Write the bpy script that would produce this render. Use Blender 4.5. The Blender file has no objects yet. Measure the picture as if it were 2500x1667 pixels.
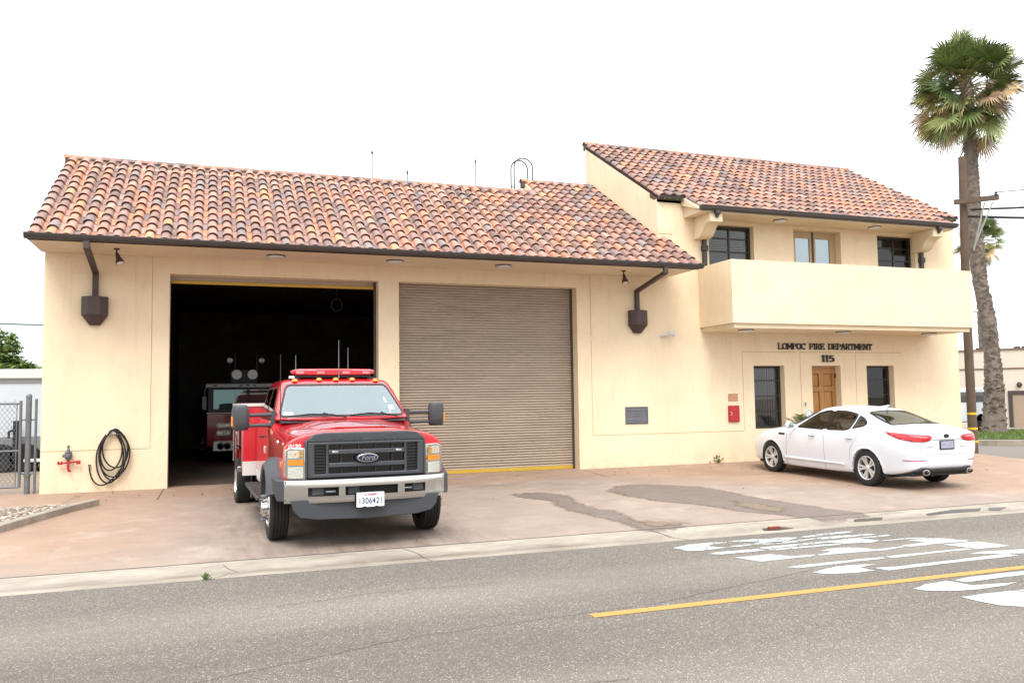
import bpy, bmesh, math, random
from math import sin, cos, pi, radians as R
from mathutils import Vector, Matrix, bvhtree, geometry
random.seed(7)
S = bpy.context.scene
C = S.collection
# ---------------------------------------------------------------- camera
cam = bpy.data.objects.new('camera', bpy.data.cameras.new('camera')); C.objects.link(cam); S.camera = cam
_yaw, _pit, _rol, _f = .3464, .0687, -.0145, 2028.2
cam.data.sensor_width = 36; cam.data.lens = _f/2500*36; cam.data.clip_end = 3000; cam.data.clip_start = .05
_fw = Vector((sin(_yaw)*cos(_pit), cos(_yaw)*cos(_pit), sin(_pit)))
_r0 = Vector((cos(_yaw), -sin(_yaw), 0)); _u0 = _r0.cross(_fw)
_rt = _r0*cos(_rol)+_u0*sin(_rol); _up = _u0*cos(_rol)-_r0*sin(_rol)
cam.matrix_world = Matrix(((_rt.x,_up.x,-_fw.x,.765),(_rt.y,_up.y,-_fw.y,-16.64),(_rt.z,_up.z,-_fw.z,1.55),(0,0,0,1)))
# ---------------------------------------------------------------- overcast sky, soft sun, exposure
SUN_EL, SUN_AZ = R(54), R(200)          # azimuth clockwise from +Y: light comes from behind the camera
W = bpy.data.worlds.new('World'); S.world = W; W.use_nodes = True
nt = W.node_tree; nt.nodes.clear(); N = nt.nodes.new; L = nt.links.new
out = N('ShaderNodeOutputWorld'); bg = N('ShaderNodeBackground'); L(bg.outputs[0], out.inputs[0])
sky = N('ShaderNodeTexSky'); sky.sky_type = 'NISHITA'; sky.sun_disc = False; sky.sun_elevation = SUN_EL; sky.sun_rotation = SUN_AZ
tc = N('ShaderNodeTexCoord'); no = N('ShaderNodeTexNoise'); no.inputs['Scale'].default_value = 1.6; no.inputs['Detail'].default_value = 5
mp = N('ShaderNodeMapping'); mp.inputs['Scale'].default_value = (1, 1, 2.6); L(tc.outputs['Generated'], mp.inputs[0]); L(mp.outputs[0], no.inputs[0])
cr = N('ShaderNodeValToRGB'); cr.color_ramp.elements[0].position = .3; cr.color_ramp.elements[0].color = (.80,.80,.80,1); cr.color_ramp.elements[1].position = .62; cr.color_ramp.elements[1].color = (1,1,1,1)
L(no.outputs[0], cr.inputs[0])
hs = N('ShaderNodeHueSaturation'); hs.inputs['Saturation'].default_value = 1.0; hs.inputs['Value'].default_value = .85; L(sky.outputs[0], hs.inputs['Color'])
mx = N('ShaderNodeMixRGB'); mx.inputs[2].default_value = (11.6, 11.8, 11.9, 1); dt = N('ShaderNodeVectorMath'); dt.operation = 'DOT_PRODUCT'; dt.inputs[1].default_value = (-.30, .95, .04); L(tc.outputs['Generated'], dt.inputs[0])
mr = N('ShaderNodeMapRange'); mr.inputs[1].default_value = .90; mr.inputs[2].default_value = 1; mr.inputs[3].default_value = 0; mr.inputs[4].default_value = .6; L(dt.outputs['Value'], mr.inputs[0])
sb = N('ShaderNodeMath'); sb.operation = 'SUBTRACT'; sb.use_clamp = True; L(cr.outputs[0], sb.inputs[0]); L(mr.outputs[0], sb.inputs[1])
L(sb.outputs[0], mx.inputs[0]); L(hs.outputs[0], mx.inputs[1]); zs = N('ShaderNodeSeparateXYZ'); L(tc.outputs['Generated'], zs.inputs[0]); zg = N('ShaderNodeMapRange'); zg.inputs[1].default_value = 0; zg.inputs[2].default_value = .9; zg.inputs[3].default_value = .70; zg.inputs[4].default_value = 1.35; L(zs.outputs[2], zg.inputs[0])
mz = N('ShaderNodeMixRGB'); mz.blend_type = 'MULTIPLY'; mz.inputs[0].default_value = 1; L(mx.outputs[0], mz.inputs[1]); L(zg.outputs[0], mz.inputs[2]); L(mz.outputs[0], bg.inputs[0])
bg.inputs[1].default_value = .1
sl = bpy.data.lights.new('sun', 'SUN'); sl.energy = 1.45; sl.angle = R(28); sl.color = (1, .96, .9)
so = bpy.data.objects.new('sun', sl); C.objects.link(so)
so.rotation_euler = Vector((sin(SUN_AZ)*cos(SUN_EL), cos(SUN_AZ)*cos(SUN_EL), sin(SUN_EL))).to_track_quat('Z', 'Y').to_euler()
S.view_settings.view_transform = 'Standard'; S.view_settings.look = 'None'; S.view_settings.exposure = .95; S.view_settings.gamma = 1
S.cycles.max_bounces = 8; S.cycles.transparent_max_bounces = 12
# ---------------------------------------------------------------- materials
def srgb(r, g, b, k=1.0):
    f = lambda c: ((c/255)/12.92 if c/255 <= .04045 else ((c/255+.055)/1.055)**2.4)*k
    return (f(r), f(g), f(b), 1)
MATS = {}
def mat(name, col=(.5,.5,.5,1), rough=.6, metal=0, noise=None, bump=None, spec=None, coat=0, attr=None, emit=None):
    """noise=(scale, amount[, second colour]); bump=(scale, strength)"""
    if name in MATS: return MATS[name]
    m = bpy.data.materials.new(name); m.use_nodes = True; t = m.node_tree; b = t.nodes['Principled BSDF']; MATS[name] = m
    b.inputs['Roughness'].default_value = rough; b.inputs['Metallic'].default_value = metal; b.inputs['Base Color'].default_value = col
    if coat: b.inputs['Coat Weight'].default_value = coat; b.inputs['Coat Roughness'].default_value = .04
    if spec is not None: b.inputs['Specular IOR Level'].default_value = spec
    if emit: b.inputs['Emission Color'].default_value = emit[0]; b.inputs['Emission Strength'].default_value = emit[1]
    tc = t.nodes.new('ShaderNodeTexCoord'); src = None
    if attr:
        a = t.nodes.new('ShaderNodeAttribute'); a.attribute_name = attr; src = a.outputs['Color']; t.links.new(src, b.inputs['Base Color'])
    if noise:
        n = t.nodes.new('ShaderNodeTexNoise'); n.inputs['Scale'].default_value = noise[0]; n.inputs['Detail'].default_value = 8; n.inputs['Roughness'].default_value = .65
        t.links.new(tc.outputs['Object'], n.inputs[0])
        rp = t.nodes.new('ShaderNodeMapRange'); rp.inputs[1].default_value = .35; rp.inputs[2].default_value = .65; t.links.new(n.outputs[0], rp.inputs[0])
        x = t.nodes.new('ShaderNodeMixRGB'); t.links.new(rp.outputs[0], x.inputs[0])
        c2 = noise[2] if len(noise) > 2 else tuple(c*(1-noise[1]) for c in col[:3])+(1,)
        if src: 
            x.blend_type = 'MULTIPLY'; x.inputs[0].default_value = 1
            g = t.nodes.new('ShaderNodeMapRange'); g.inputs[3].default_value = 1-noise[1]; g.inputs[4].default_value = 1+noise[1]*.4; t.links.new(rp.outputs[0], g.inputs[0])
            t.links.remove(x.inputs[0].links[0]); t.links.new(src, x.inputs[1]); t.links.new(g.outputs[0], x.inputs[2])
        else: x.inputs[1].default_value = col; x.inputs[2].default_value = c2
        t.links.new(x.outputs[0], b.inputs['Base Color'])
    if bump:
        n = t.nodes.new('ShaderNodeTexNoise'); n.inputs['Scale'].default_value = bump[0]; n.inputs['Detail'].default_value = 6
        t.links.new(tc.outputs['Object'], n.inputs[0]); u = t.nodes.new('ShaderNodeBump'); u.inputs['Strength'].default_value = bump[1]; u.inputs['Distance'].default_value = .01
        t.links.new(n.outputs[0], u.inputs['Height']); t.links.new(u.outputs[0], b.inputs['Normal'])
    return m
def glass_mat(name, tint, gloss=.25, rough=.01, opaque=None, refl=(1,1,1,1)):
    if name in MATS: return MATS[name]
    m = bpy.data.materials.new(name); m.use_nodes = True; t = m.node_tree; t.nodes.clear(); MATS[name] = m
    o = t.nodes.new('ShaderNodeOutputMaterial'); mxs = t.nodes.new('ShaderNodeMixShader'); g = t.nodes.new('ShaderNodeBsdfGlossy'); g.inputs['Roughness'].default_value = rough; g.inputs['Color'].default_value = refl
    if opaque: tr = t.nodes.new('ShaderNodeBsdfDiffuse')
    else: tr = t.nodes.new('ShaderNodeBsdfTransparent')
    tr.inputs[0].default_value = tint
    fr = t.nodes.new('ShaderNodeFresnel'); fr.inputs[0].default_value = 1.5; ad = t.nodes.new('ShaderNodeMath'); ad.operation = 'ADD'; ad.use_clamp = True; ad.inputs[1].default_value = gloss
    t.links.new(fr.outputs[0], ad.inputs[0]); t.links.new(ad.outputs[0], mxs.inputs[0]); t.links.new(tr.outputs[0], mxs.inputs[1]); t.links.new(g.outputs[0], mxs.inputs[2]); t.links.new(mxs.outputs[0], o.inputs[0])
    return m
def alpha_mix(m, col, rough, noise_sc):
    """coat whose edge fades out: vertex alpha 'fade' broken up by noise"""
    m = bpy.data.materials[m] if isinstance(m, str) and m in bpy.data.materials else m
    t = m.node_tree; b = t.nodes['Principled BSDF']; o = t.nodes['Material Output']; a = t.nodes.new('ShaderNodeAttribute'); a.attribute_name = 'fade'; tr = t.nodes.new('ShaderNodeBsdfTransparent'); x = t.nodes.new('ShaderNodeMixShader')
    tc = t.nodes.new('ShaderNodeTexCoord'); n = t.nodes.new('ShaderNodeTexNoise'); n.inputs['Scale'].default_value = noise_sc; n.inputs['Detail'].default_value = 6; t.links.new(tc.outputs['Object'], n.inputs[0])
    ad = t.nodes.new('ShaderNodeMath'); ad.operation = 'ADD'; t.links.new(a.outputs['Fac'], ad.inputs[0]); t.links.new(n.outputs[0], ad.inputs[1]); r = t.nodes.new('ShaderNodeMapRange'); r.inputs[1].default_value = .72; r.inputs[2].default_value = 1.15; r.inputs[4].default_value = .9; t.links.new(ad.outputs[0], r.inputs[0])
    t.links.new(r.outputs[0], x.inputs[0]); t.links.new(tr.outputs[0], x.inputs[1]); t.links.new(b.outputs[0], x.inputs[2]); t.links.new(x.outputs[0], o.inputs[0])
class NB:
    """tiny node-graph helper for the bigger ground and wall materials"""
    def __init__(s, name, rough=.8):
        s.m = bpy.data.materials.new(name); s.m.use_nodes = True; MATS[name] = s.m; s.t = s.m.node_tree; s.b = s.t.nodes['Principled BSDF']; s.b.inputs['Roughness'].default_value = rough
        s.tc = s.t.nodes.new('ShaderNodeTexCoord').outputs['Object']
    def lk(s, a, b): s.t.links.new(a, b)
    def noise(s, sc, det=5, ro=.6, vec=None, stretch=None):
        n = s.t.nodes.new('ShaderNodeTexNoise'); n.inputs['Scale'].default_value = sc; n.inputs['Detail'].default_value = det; n.inputs['Roughness'].default_value = ro
        v = vec or s.tc
        if stretch: mp = s.t.nodes.new('ShaderNodeMapping'); mp.inputs['Scale'].default_value = stretch; s.lk(v, mp.inputs[0]); v = mp.outputs[0]
        s.lk(v, n.inputs[0]); return n.outputs[0]
    def rng(s, v, a, b, c=0, d=1):
        r = s.t.nodes.new('ShaderNodeMapRange'); 
        for i, q in enumerate((a, b, c, d)): r.inputs[i+1].default_value = q
        s.lk(v, r.inputs[0]); return r.outputs[0]
    def mix(s, f, a, b, mode='MIX'):
        x = s.t.nodes.new('ShaderNodeMixRGB'); x.blend_type = mode
        for i, q in enumerate((f, a, b)):
            if hasattr(q, 'links') or hasattr(q, 'is_linked'): s.lk(q, x.inputs[i])
            else: x.inputs[i].default_value = q
        return x.outputs[0]
    def mth(s, op, a, b=0):
        x = s.t.nodes.new('ShaderNodeMath'); x.operation = op
        for i, q in enumerate((a, b)):
            if hasattr(q, 'is_linked'): s.lk(q, x.inputs[i])
            else: x.inputs[i].default_value = q
        return x.outputs[0]
    def sep(s):
        x = s.t.nodes.new('ShaderNodeSeparateXYZ'); s.lk(s.tc, x.inputs[0]); return x.outputs
    def vor(s, sc, feat='F1', rnd=1):
        v = s.t.nodes.new('ShaderNodeTexVoronoi'); v.feature = feat; v.inputs['Scale'].default_value = sc; v.inputs['Randomness'].default_value = rnd; s.lk(s.tc, v.inputs[0]); return v
    def bump(s, h, st=.3, d=.01):
        u = s.t.nodes.new('ShaderNodeBump'); u.inputs['Strength'].default_value = st; u.inputs['Distance'].default_value = d; s.lk(h, u.inputs['Height']); s.lk(u.outputs[0], s.b.inputs['Normal'])
    def col(s, c): s.lk(c, s.b.inputs['Base Color']); return s.m
def seg_blob(n, X, Z, x0, x1, z0, z1, soft=.12):
    """soft rectangle mask, 0..1, from two coordinate sockets"""
    a = n.rng(X, x0-soft, x0+soft); b = n.rng(X, x1+soft, x1-soft); c = n.rng(Z, z0-soft, z0+soft); d = n.rng(Z, z1+soft, z1-soft)
    return n.mth('MULTIPLY', n.mth('MULTIPLY', a, b), n.mth('MULTIPLY', c, d))
# stucco: cream paint with old wash marks below the two rain heads
n = NB('stucco', .82); X, Y, Z = n.sep()
c = n.mix(n.rng(n.noise(.9, 4), .35, .7), srgb(244,222,188,.80), srgb(247,227,195,.82))
c = n.mix(n.rng(n.noise(3.2, 6, .7, stretch=(1,1,.35)), .5, .8, 0, .45), c, srgb(224,196,154,.76))
c = n.mix(n.rng(n.noise(6, 5, .75, stretch=(1.6,1,.07)), .56, .8, 0, .35), c, srgb(206,176,136,.74))
c = n.mix(n.rng(n.noise(1.7, 3, .5), .55, .75, 0, .3), c, srgb(246,230,200,.86))
pale = srgb(240,222,188,.9)
nn = n.noise(5, 3, .6, stretch=(1,1,.15))
for (x0, x1, z0, z1) in ((-1.42, -.95, 1.5, 2.95),):
    c = n.mix(n.mth('MULTIPLY', seg_blob(n, X, Z, x0, x1, z0, z1), n.rng(nn, .3, .6, .25, .8)), c, pale)
c = n.mix(n.mth('MULTIPLY', seg_blob(n, X, Z, 9.45, 9.95, .1, 2.9, .25), n.rng(nn, .3, .6, .15, .6)), c, pale)
c = n.mix(n.mth('MULTIPLY', n.rng(Z, .35, 0, 0, .35), n.rng(n.noise(4, 5), .4, .7)), c, srgb(200,160,120,.7))
n.bump(n.mth('ADD', n.noise(55, 5), n.mth('MULTIPLY', n.noise(7, 3), 1.5)), .35, .01); n.col(c)
mat('stucco_trim', srgb(242,223,190,.80), .8, noise=(1.5, .08), bump=(50, .2))
mat('dark_trim', srgb(72,64,62,.8), .55, noise=(6, .25), bump=(30, .1))
mat('bronze', srgb(80,62,58,.75), .5, noise=(3, .25), bump=(20, .08))
mat('groove', srgb(196,170,130,.65), .9)
# roller door slats
n = NB('roller_slats', .55); X, Y, Z = n.sep()
c = n.mix(n.rng(n.noise(2, 5, stretch=(.6,1,3)), .35, .7), srgb(192,174,154,.72), srgb(180,162,143,.68))
w = n.mth('MULTIPLY', n.rng(n.noise(7, 4, .7, stretch=(1,1,9)), .56, .68), n.rng(n.noise(1.1, 2, stretch=(.25,1,1.9)), .46, .6))
c = n.mix(n.mth('MULTIPLY', w, .7), c, srgb(96,80,66,.6)); n.col(c)
mat('gap_grey', srgb(150,152,158,.7), .8)
mat('yellow_paint', srgb(226,184,60,.66), .5, noise=(8, .12))
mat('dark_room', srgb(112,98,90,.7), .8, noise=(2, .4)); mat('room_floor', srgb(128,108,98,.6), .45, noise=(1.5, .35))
mat('window_frame', srgb(52,46,44,.7), .5, noise=(9, .2)); mat('white_metal', srgb(225,225,222,.8), .45); mat('grey_metal', srgb(120,122,128,.7), .45, metal=.3, noise=(6, .15))
mat('galv', srgb(128,132,138,.75), .5, metal=.35, noise=(9, .2)); mat('black_rubber', srgb(28,28,28,.7), .65, noise=(10, .2)); mat('black_gloss', (.006,.006,.007,1), .15)
mat('blinds', srgb(214,210,202,.85), .8); mat('cream_wood', srgb(205,180,140,.7), .6)
glass_mat('dark_glass', (.05,.055,.06,1), .03, opaque=True); glass_mat('clear_glass', (.55,.55,.55,1), .0)
glass_mat('sky_glass', (.10,.13,.14,1), .36, opaque=True, refl=(.62,.72,.78,1))
# door wood
n = NB('door_wood', .45); c = n.mix(n.rng(n.noise(3, 6, .6, stretch=(9,9,.8)), .35, .65), srgb(206,150,86,.66), srgb(186,128,68,.62)); n.col(c)
n = NB('roof_tile', .62); a = n.t.nodes.new('ShaderNodeAttribute'); a.attribute_name = 'Col'
g = n.rng(n.noise(9, 5, .7), .3, .7, .72, 1.12); x = n.mix(1, a.outputs['Color'], g, 'MULTIPLY')
x = n.mix(n.rng(n.noise(2.3, 4, .7), .62, .8, 0, .3), x, srgb(110,112,104,.55)); n.bump(n.noise(60, 3), .2, .004); n.col(x)
mat('tile_inside', srgb(60,34,28,.5), .9); mat('mortar', srgb(120,102,90,.5), .95, noise=(12, .3), bump=(40, .5))
# ---------------------------------------------------------------- mesh helpers
class MB:
    def __init__(s): s.v = []; s.f = []; s.c = []
    def add(s, vs, fs, col=None):
        o = len(s.v); s.v += [tuple(v) for v in vs]; s.f += [tuple(i+o for i in f) for f in fs]; s.c += [col]*len(fs); return s
    def box(s, x0, x1, y0, y1, z0, z1, col=None):
        return s.add([(x, y, z) for z in (z0, z1) for y in (y0, y1) for x in (x0, x1)], [(0,2,3,1),(4,5,7,6),(0,1,5,4),(2,6,7,3),(0,4,6,2),(1,3,7,5)], col)
    def prism(s, pts, ax, a, b, col=None):
        """extrude a 2-D polygon along axis ax from a to b; pts are the other two coordinates in xyz order"""
        n = len(pts); mk = {'x': lambda p, q: (q, p[0], p[1]), 'y': lambda p, q: (p[0], q, p[1]), 'z': lambda p, q: (p[0], p[1], q)}[ax]
        return s.add([mk(p, a) for p in pts]+[mk(p, b) for p in pts], [tuple(range(n))[::-1], tuple(range(n, 2*n))]+[(i, (i+1) % n, n+(i+1) % n, n+i) for i in range(n)], col)
    def tube(s, pts, r, n=8, caps=True, col=None):
        pts = [Vector(p) for p in pts]; rr = r if isinstance(r, (list, tuple)) else [r]*len(pts); vs = []; prev = None
        for i, p in enumerate(pts):
            d = (pts[min(i+1, len(pts)-1)]-pts[max(i-1, 0)]).normalized()
            a = prev if prev else (Vector((0,0,1)) if abs(d.z) < .9 else Vector((1,0,0)))
            a = (a-d*a.dot(d)).normalized(); b = d.cross(a); prev = a
            vs += [p+(a*cos(t*2*pi/n)+b*sin(t*2*pi/n))*rr[i] for t in range(n)]
        fs = [(i*n+j, i*n+(j+1) % n, (i+1)*n+(j+1) % n, (i+1)*n+j) for i in range(len(pts)-1) for j in range(n)]
        if caps: fs += [tuple(range(n))[::-1], tuple(range((len(pts)-1)*n, len(pts)*n))]
        return s.add(vs, fs, col)
    def lathe(s, prof, c, ax='z', n=24, col=None, caps=True):
        """prof: (radius, height along axis)"""
        vs = []
        for r, h in prof:
            for t in range(n):
                u, w = r*cos(t*2*pi/n), r*sin(t*2*pi/n)
                vs.append({'z': (c[0]+u, c[1]+w, c[2]+h), 'x': (c[0]+h, c[1]+u, c[2]+w), 'y': (c[0]+w, c[1]+h, c[2]+u)}[ax])
        k = len(prof); fs = [(i*n+j, i*n+(j+1) % n, (i+1)*n+(j+1) % n, (i+1)*n+j) for i in range(k-1) for j in range(n)]
        if caps: fs += [tuple(range(n))[::-1], tuple(range((k-1)*n, k*n))]
        return s.add(vs, fs, col)
    def loft(s, rings, closed=True, caps=True, col=None):
        n = len(rings[0]); vs = [v for r in rings for v in r]; m = n if closed else n-1
        fs = [(i*n+j, i*n+(j+1) % n, (i+1)*n+(j+1) % n, (i+1)*n+j) for i in range(len(rings)-1) for j in range(m)]
        if caps and closed: fs += [tuple(range(n))[::-1], tuple(range((len(rings)-1)*n, len(rings)*n))]
        return s.add(vs, fs, col)
    def holes(s, ax, a, b, u0, u1, v0, v1, hs, col=None):
        """slab between a and b along axis ax covering u0..u1 x v0..v1, with rectangular holes (u0,u1,v0,v1)"""
        us = sorted({u0, u1, *[h[i] for h in hs for i in (0, 1)]}); vs = sorted({v0, v1, *[h[i] for h in hs for i in (2, 3)]})
        idx = {}; P = []; F = []
        mk = {'x': lambda q, u, v: (q, u, v), 'y': lambda q, u, v: (u, q, v), 'z': lambda q, u, v: (u, v, q)}[ax]
        def vi(k, i, j):
            if (k, i, j) not in idx: idx[k, i, j] = len(P); P.append(mk((a, b)[k], us[i], vs[j]))
            return idx[k, i, j]
        solid = lambda i, j: 0 <= i < len(us)-1 and 0 <= j < len(vs)-1 and not any(h[0] <= us[i] and us[i+1] <= h[1] and h[2] <= vs[j] and vs[j+1] <= h[3] for h in hs)
        for i in range(len(us)-1):
            for j in range(len(vs)-1):
                if not solid(i, j): continue
                for k in (0, 1):
                    q = [vi(k, i, j), vi(k, i+1, j), vi(k, i+1, j+1), vi(k, i, j+1)]; F.append(tuple(q if k == 0 else q[::-1]))
                for di, dj, e in ((-1,0,((i,j),(i,j+1))), (1,0,((i+1,j),(i+1,j+1))), (0,-1,((i,j),(i+1,j))), (0,1,((i,j+1),(i+1,j+1)))):
                    if not solid(i+di, j+dj): F.append((vi(0,*e[0]), vi(0,*e[1]), vi(1,*e[1]), vi(1,*e[0])))
        return s.add(P, F, col)
    def build(s, name, m, parent=None, bevel=0, smooth=None, world=True, seg=2):
        me = bpy.data.meshes.new(name); vs = s.v
        if world and parent is not None:
            o = wloc(parent); vs = [(v[0]-o.x, v[1]-o.y, v[2]-o.z) for v in vs]
        me.from_pydata(vs, [], s.f); me.materials.append(MATS[m] if isinstance(m, str) else m)
        if any(c is not None for c in s.c):
            ca = me.color_attributes.new('Col', 'FLOAT_COLOR', 'CORNER')
            for p in me.polygons:
                q = s.c[p.index] or (.3,.3,.3,1)
                for li in p.loop_indices: ca.data[li].color = q
        bm = bmesh.new(); bm.from_mesh(me); bmesh.ops.recalc_face_normals(bm, faces=bm.faces); bm.to_mesh(me); bm.free()
        return link(name, me, parent, bevel, smooth, seg)
def loose(mb):
    """split a mesh builder into its connected pieces"""
    par = list(range(len(mb.v)))
    def fd(i):
        while par[i] != i: par[i] = par[par[i]]; i = par[i]
        return i
    for f in mb.f:
        for i in f[1:]: par[fd(i)] = fd(f[0])
    G = {}
    for k, f in enumerate(mb.f): G.setdefault(fd(f[0]), []).append(k)
    out = []
    for ks in G.values():
        q = MB(); mp = {}
        for k in ks:
            for i in mb.f[k]:
                if i not in mp: mp[i] = len(q.v); q.v.append(mb.v[i])
            q.f.append(tuple(mp[i] for i in mb.f[k])); q.c.append(mb.c[k])
        out.append(q)
    return out
def wloc(o):
    p = Vector((0,0,0))
    while o is not None: p = p+o.location; o = o.parent
    return p
def link(name, me, parent=None, bevel=0, smooth=None, seg=2):
    o = bpy.data.objects.new(name, me); C.objects.link(o); o.parent = parent
    if smooth is not None or bevel:
        me.shade_smooth(); me.set_sharp_from_angle(angle=R(smooth if smooth else 35))
    if bevel:
        b = o.modifiers.new('bevel', 'BEVEL'); b.width = bevel; b.segments = seg; b.limit_method = 'ANGLE'; b.angle_limit = R(35)
    return o
def empty(name, loc=(0,0,0), rz=0):
    o = bpy.data.objects.new(name, None); C.objects.link(o); o.location = loc; o.rotation_euler = (0,0,rz); o.empty_display_size = .2; return o
def tag(o, label, cat, group=None, kind=None):
    if label: o['label'] = label
    if cat: o['category'] = cat
    if group: o['group'] = group
    if kind: o['kind'] = kind
    return o
def struct(name, mb, m, **k):
    o = mb.build(name, m, **k); o['kind'] = 'structure'; return o
def copy_tree(o, parent=None):
    c = o.copy(); C.objects.link(c); c.parent = parent
    for ch in list(o.children): copy_tree(ch, c)
    return c
def text_mesh(s, size, depth=.004, shear=0, bold=0, space=1, align='CENTER'):
    cu = bpy.data.curves.new('t', 'FONT'); cu.body = s; cu.size = size; cu.extrude = depth; cu.shear = shear; cu.offset = bold; cu.align_x = align; cu.align_y = 'CENTER'; cu.space_character = space
    o = bpy.data.objects.new('t', cu); C.objects.link(o); dg = bpy.context.evaluated_depsgraph_get(); dg.update()
    me = bpy.data.meshes.new_from_object(o.evaluated_get(dg)); bpy.data.objects.remove(o); return me
def text(name, s, size, m, parent, M, **k):
    """text mesh placed by matrix M (local x = reading direction, local z = out of the surface)"""
    me = text_mesh(s, size, **k); me.name = name; me.transform(M); me.materials.clear(); me.materials.append(MATS[m]); return link(name, me, parent)
def facing(x, y, z, rx=90, rz=0, sx=1):
    return Matrix.Translation((x, y, z)) @ Matrix.Rotation(R(rz), 4, 'Z') @ Matrix.Rotation(R(rx), 4, 'X') @ Matrix.Diagonal((sx, 1, 1, 1))
# ---------------------------------------------------------------- ground
def gz(y):
    P = [(-7.43,-.25),(-7.12,-.262),(-6.78,-.2),(-4.5,-.13),(-1.3,-.07),(0,0),(60,0)]
    if y <= P[0][0]: return P[0][1]
    for (a, za), (b, zb) in zip(P, P[1:]):
        if y <= b: return za+(zb-za)*(y-a)/(b-a)
    return 0
def sheet(name, m, x0, x1, ys, dz=0, nx=8):
    g = MB(); vs = []; 
    for y in ys:
        for i in range(nx+1): vs.append((x0+(x1-x0)*i/nx, y, gz(y)+dz))
    fs = [(j*(nx+1)+i, j*(nx+1)+i+1, (j+1)*(nx+1)+i+1, (j+1)*(nx+1)+i) for j in range(len(ys)-1) for i in range(nx)]
    g.add(vs, fs); return struct(name, g, m)
n = NB('asphalt', .9); v = n.vor(95); st = n.rng(v.outputs['Distance'], .05, .5)
rc = n.t.nodes.new('ShaderNodeSeparateColor'); n.lk(v.outputs['Color'], rc.inputs[0])
c = n.mix(n.rng(rc.outputs[0], .1, .9), srgb(164,156,146,.57), srgb(212,203,190,.70)); c = n.mix(st, c, srgb(130,121,112,.50))
c = n.mix(n.rng(rc.outputs[1], .93, .97, 0, .5), c, srgb(222,212,198,.78))
X, Y, Z = n.sep(); lane = n.mth('ADD', seg_blob(n, X, Y, -60, 90, -9.4, -8.9, .5), seg_blob(n, X, Y, -60, 90, -12.4, -11.9, .6)); c = n.mix(n.mth('MULTIPLY', lane, n.rng(n.noise(.9, 4, .6, stretch=(.2,1,1)), .3, .6, .1, .3)), c, srgb(214,204,190,.72))
c = n.mix(n.mth('MULTIPLY', seg_blob(n, X, Y, -60, 90, -11.2, -9.9, .5), n.rng(n.noise(1.3, 5, .7, stretch=(.3,1,1)), .45, .7, 0, .4)), c, srgb(96,90,84,.5))
c = n.mix(n.rng(n.noise(.55, 5, .6, stretch=(.5,1,1)), .42, .62, 0, .4), c, n.mix(.5, c, srgb(95,90,86,.6)))
cx = n.vor(.22, 'DISTANCE_TO_EDGE'); c = n.mix(n.mth('MULTIPLY', n.rng(cx.outputs['Distance'], .012, 0), n.rng(n.noise(.8, 3), .5, .6, 0, .0)), c, srgb(60,55,52,.5))
n.bump(n.mth('ADD', n.mth('MULTIPLY', v.outputs['Distance'], -1), n.noise(200, 2)), .55, .012); n.col(c)
n = NB('far_asphalt', .9); c = n.mix(n.rng(n.noise(40, 5), .3, .7), srgb(128,120,114,.6), srgb(150,142,134,.62)); n.col(c)
n = NB('concrete_apron', .75); X, Y, Z = n.sep()
red = n.mix(n.rng(n.noise(.8, 5), .3, .7), srgb(206,174,150,.56), srgb(190,156,132,.53)); gry = n.mix(n.rng(n.noise(1.1, 6), .3, .7), srgb(200,180,165,.54), srgb(184,164,150,.51))
f = n.mth('MAXIMUM', n.rng(n.mth('ADD', X, n.noise(.7, 3)), 1.4, -.6), n.rng(n.mth('ADD', n.mth('ADD', X, n.mth('MULTIPLY', Y, .9)), n.noise(.7, 3)), 7.2, 8.9))
f = n.mth('MAXIMUM', f, n.rng(n.mth('ADD', Y, n.mth('MULTIPLY', n.noise(1, 3), .6)), -1.15, -.75, 0, .8))
f = n.mth('MULTIPLY', f, n.rng(n.mth('ADD', Y, n.mth('MULTIPLY', n.noise(.9, 4), 1.6)), -6.1, -4.6, .1, 1))
c = n.mix(f, gry, red)
c = n.mix(n.rng(n.noise(3.5, 8, .8, stretch=(.5,1.2,1)), .45, .75, 0, .4), c, srgb(146,128,116,.52)); c = n.mix(n.rng(n.noise(38, 6, .8), .5, .72, 0, .35), c, srgb(140,122,110,.5)); c = n.mix(n.rng(n.noise(1.9, 5, .6), .55, .72, 0, .3), c, srgb(222,206,190,.66))
vs_ = n.vor(9); c = n.mix(n.rng(vs_.outputs['Distance'], .045, .03, 0, .5), c, srgb(96,82,74,.5))
sl_ = n.mth('MULTIPLY', seg_blob(n, X, Y, .9, 4.2, -9, -.4, .5), n.rng(n.noise(2.2, 5, .7, stretch=(2.4,.35,1)), .42, .7)); c = n.mix(n.mth('MULTIPLY', sl_, .55), c, srgb(120,104,94,.5))
sl2 = n.mth('MULTIPLY', seg_blob(n, X, Y, 3.9, 7.6, -2.6, .2, .6), n.rng(n.noise(1.6, 5, .7, stretch=(.6,1.4,1)), .45, .7)); c = n.mix(n.mth('MULTIPLY', sl2, .5), c, srgb(128,112,100,.5))
n.bump(n.noise(90, 4), .15, .006); n.col(c)
n = NB('kerb_concrete', .8); c = n.mix(n.rng(n.noise(2.2, 7, .7, stretch=(.5,1.5,1)), .35, .7), srgb(204,194,178,.58), srgb(166,154,140,.52)); X, Y, Z = n.sep()
c = n.mix(n.mth('MULTIPLY', seg_blob(n, X, Y, -9, 13, -7.22, -7.05, .07), n.rng(n.noise(1.5, 4, stretch=(.6,1,1)), .4, .65, .1, .85)), c, srgb(128,116,104,.55)); n.bump(n.noise(80, 4), .2, .006); n.col(c)
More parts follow.
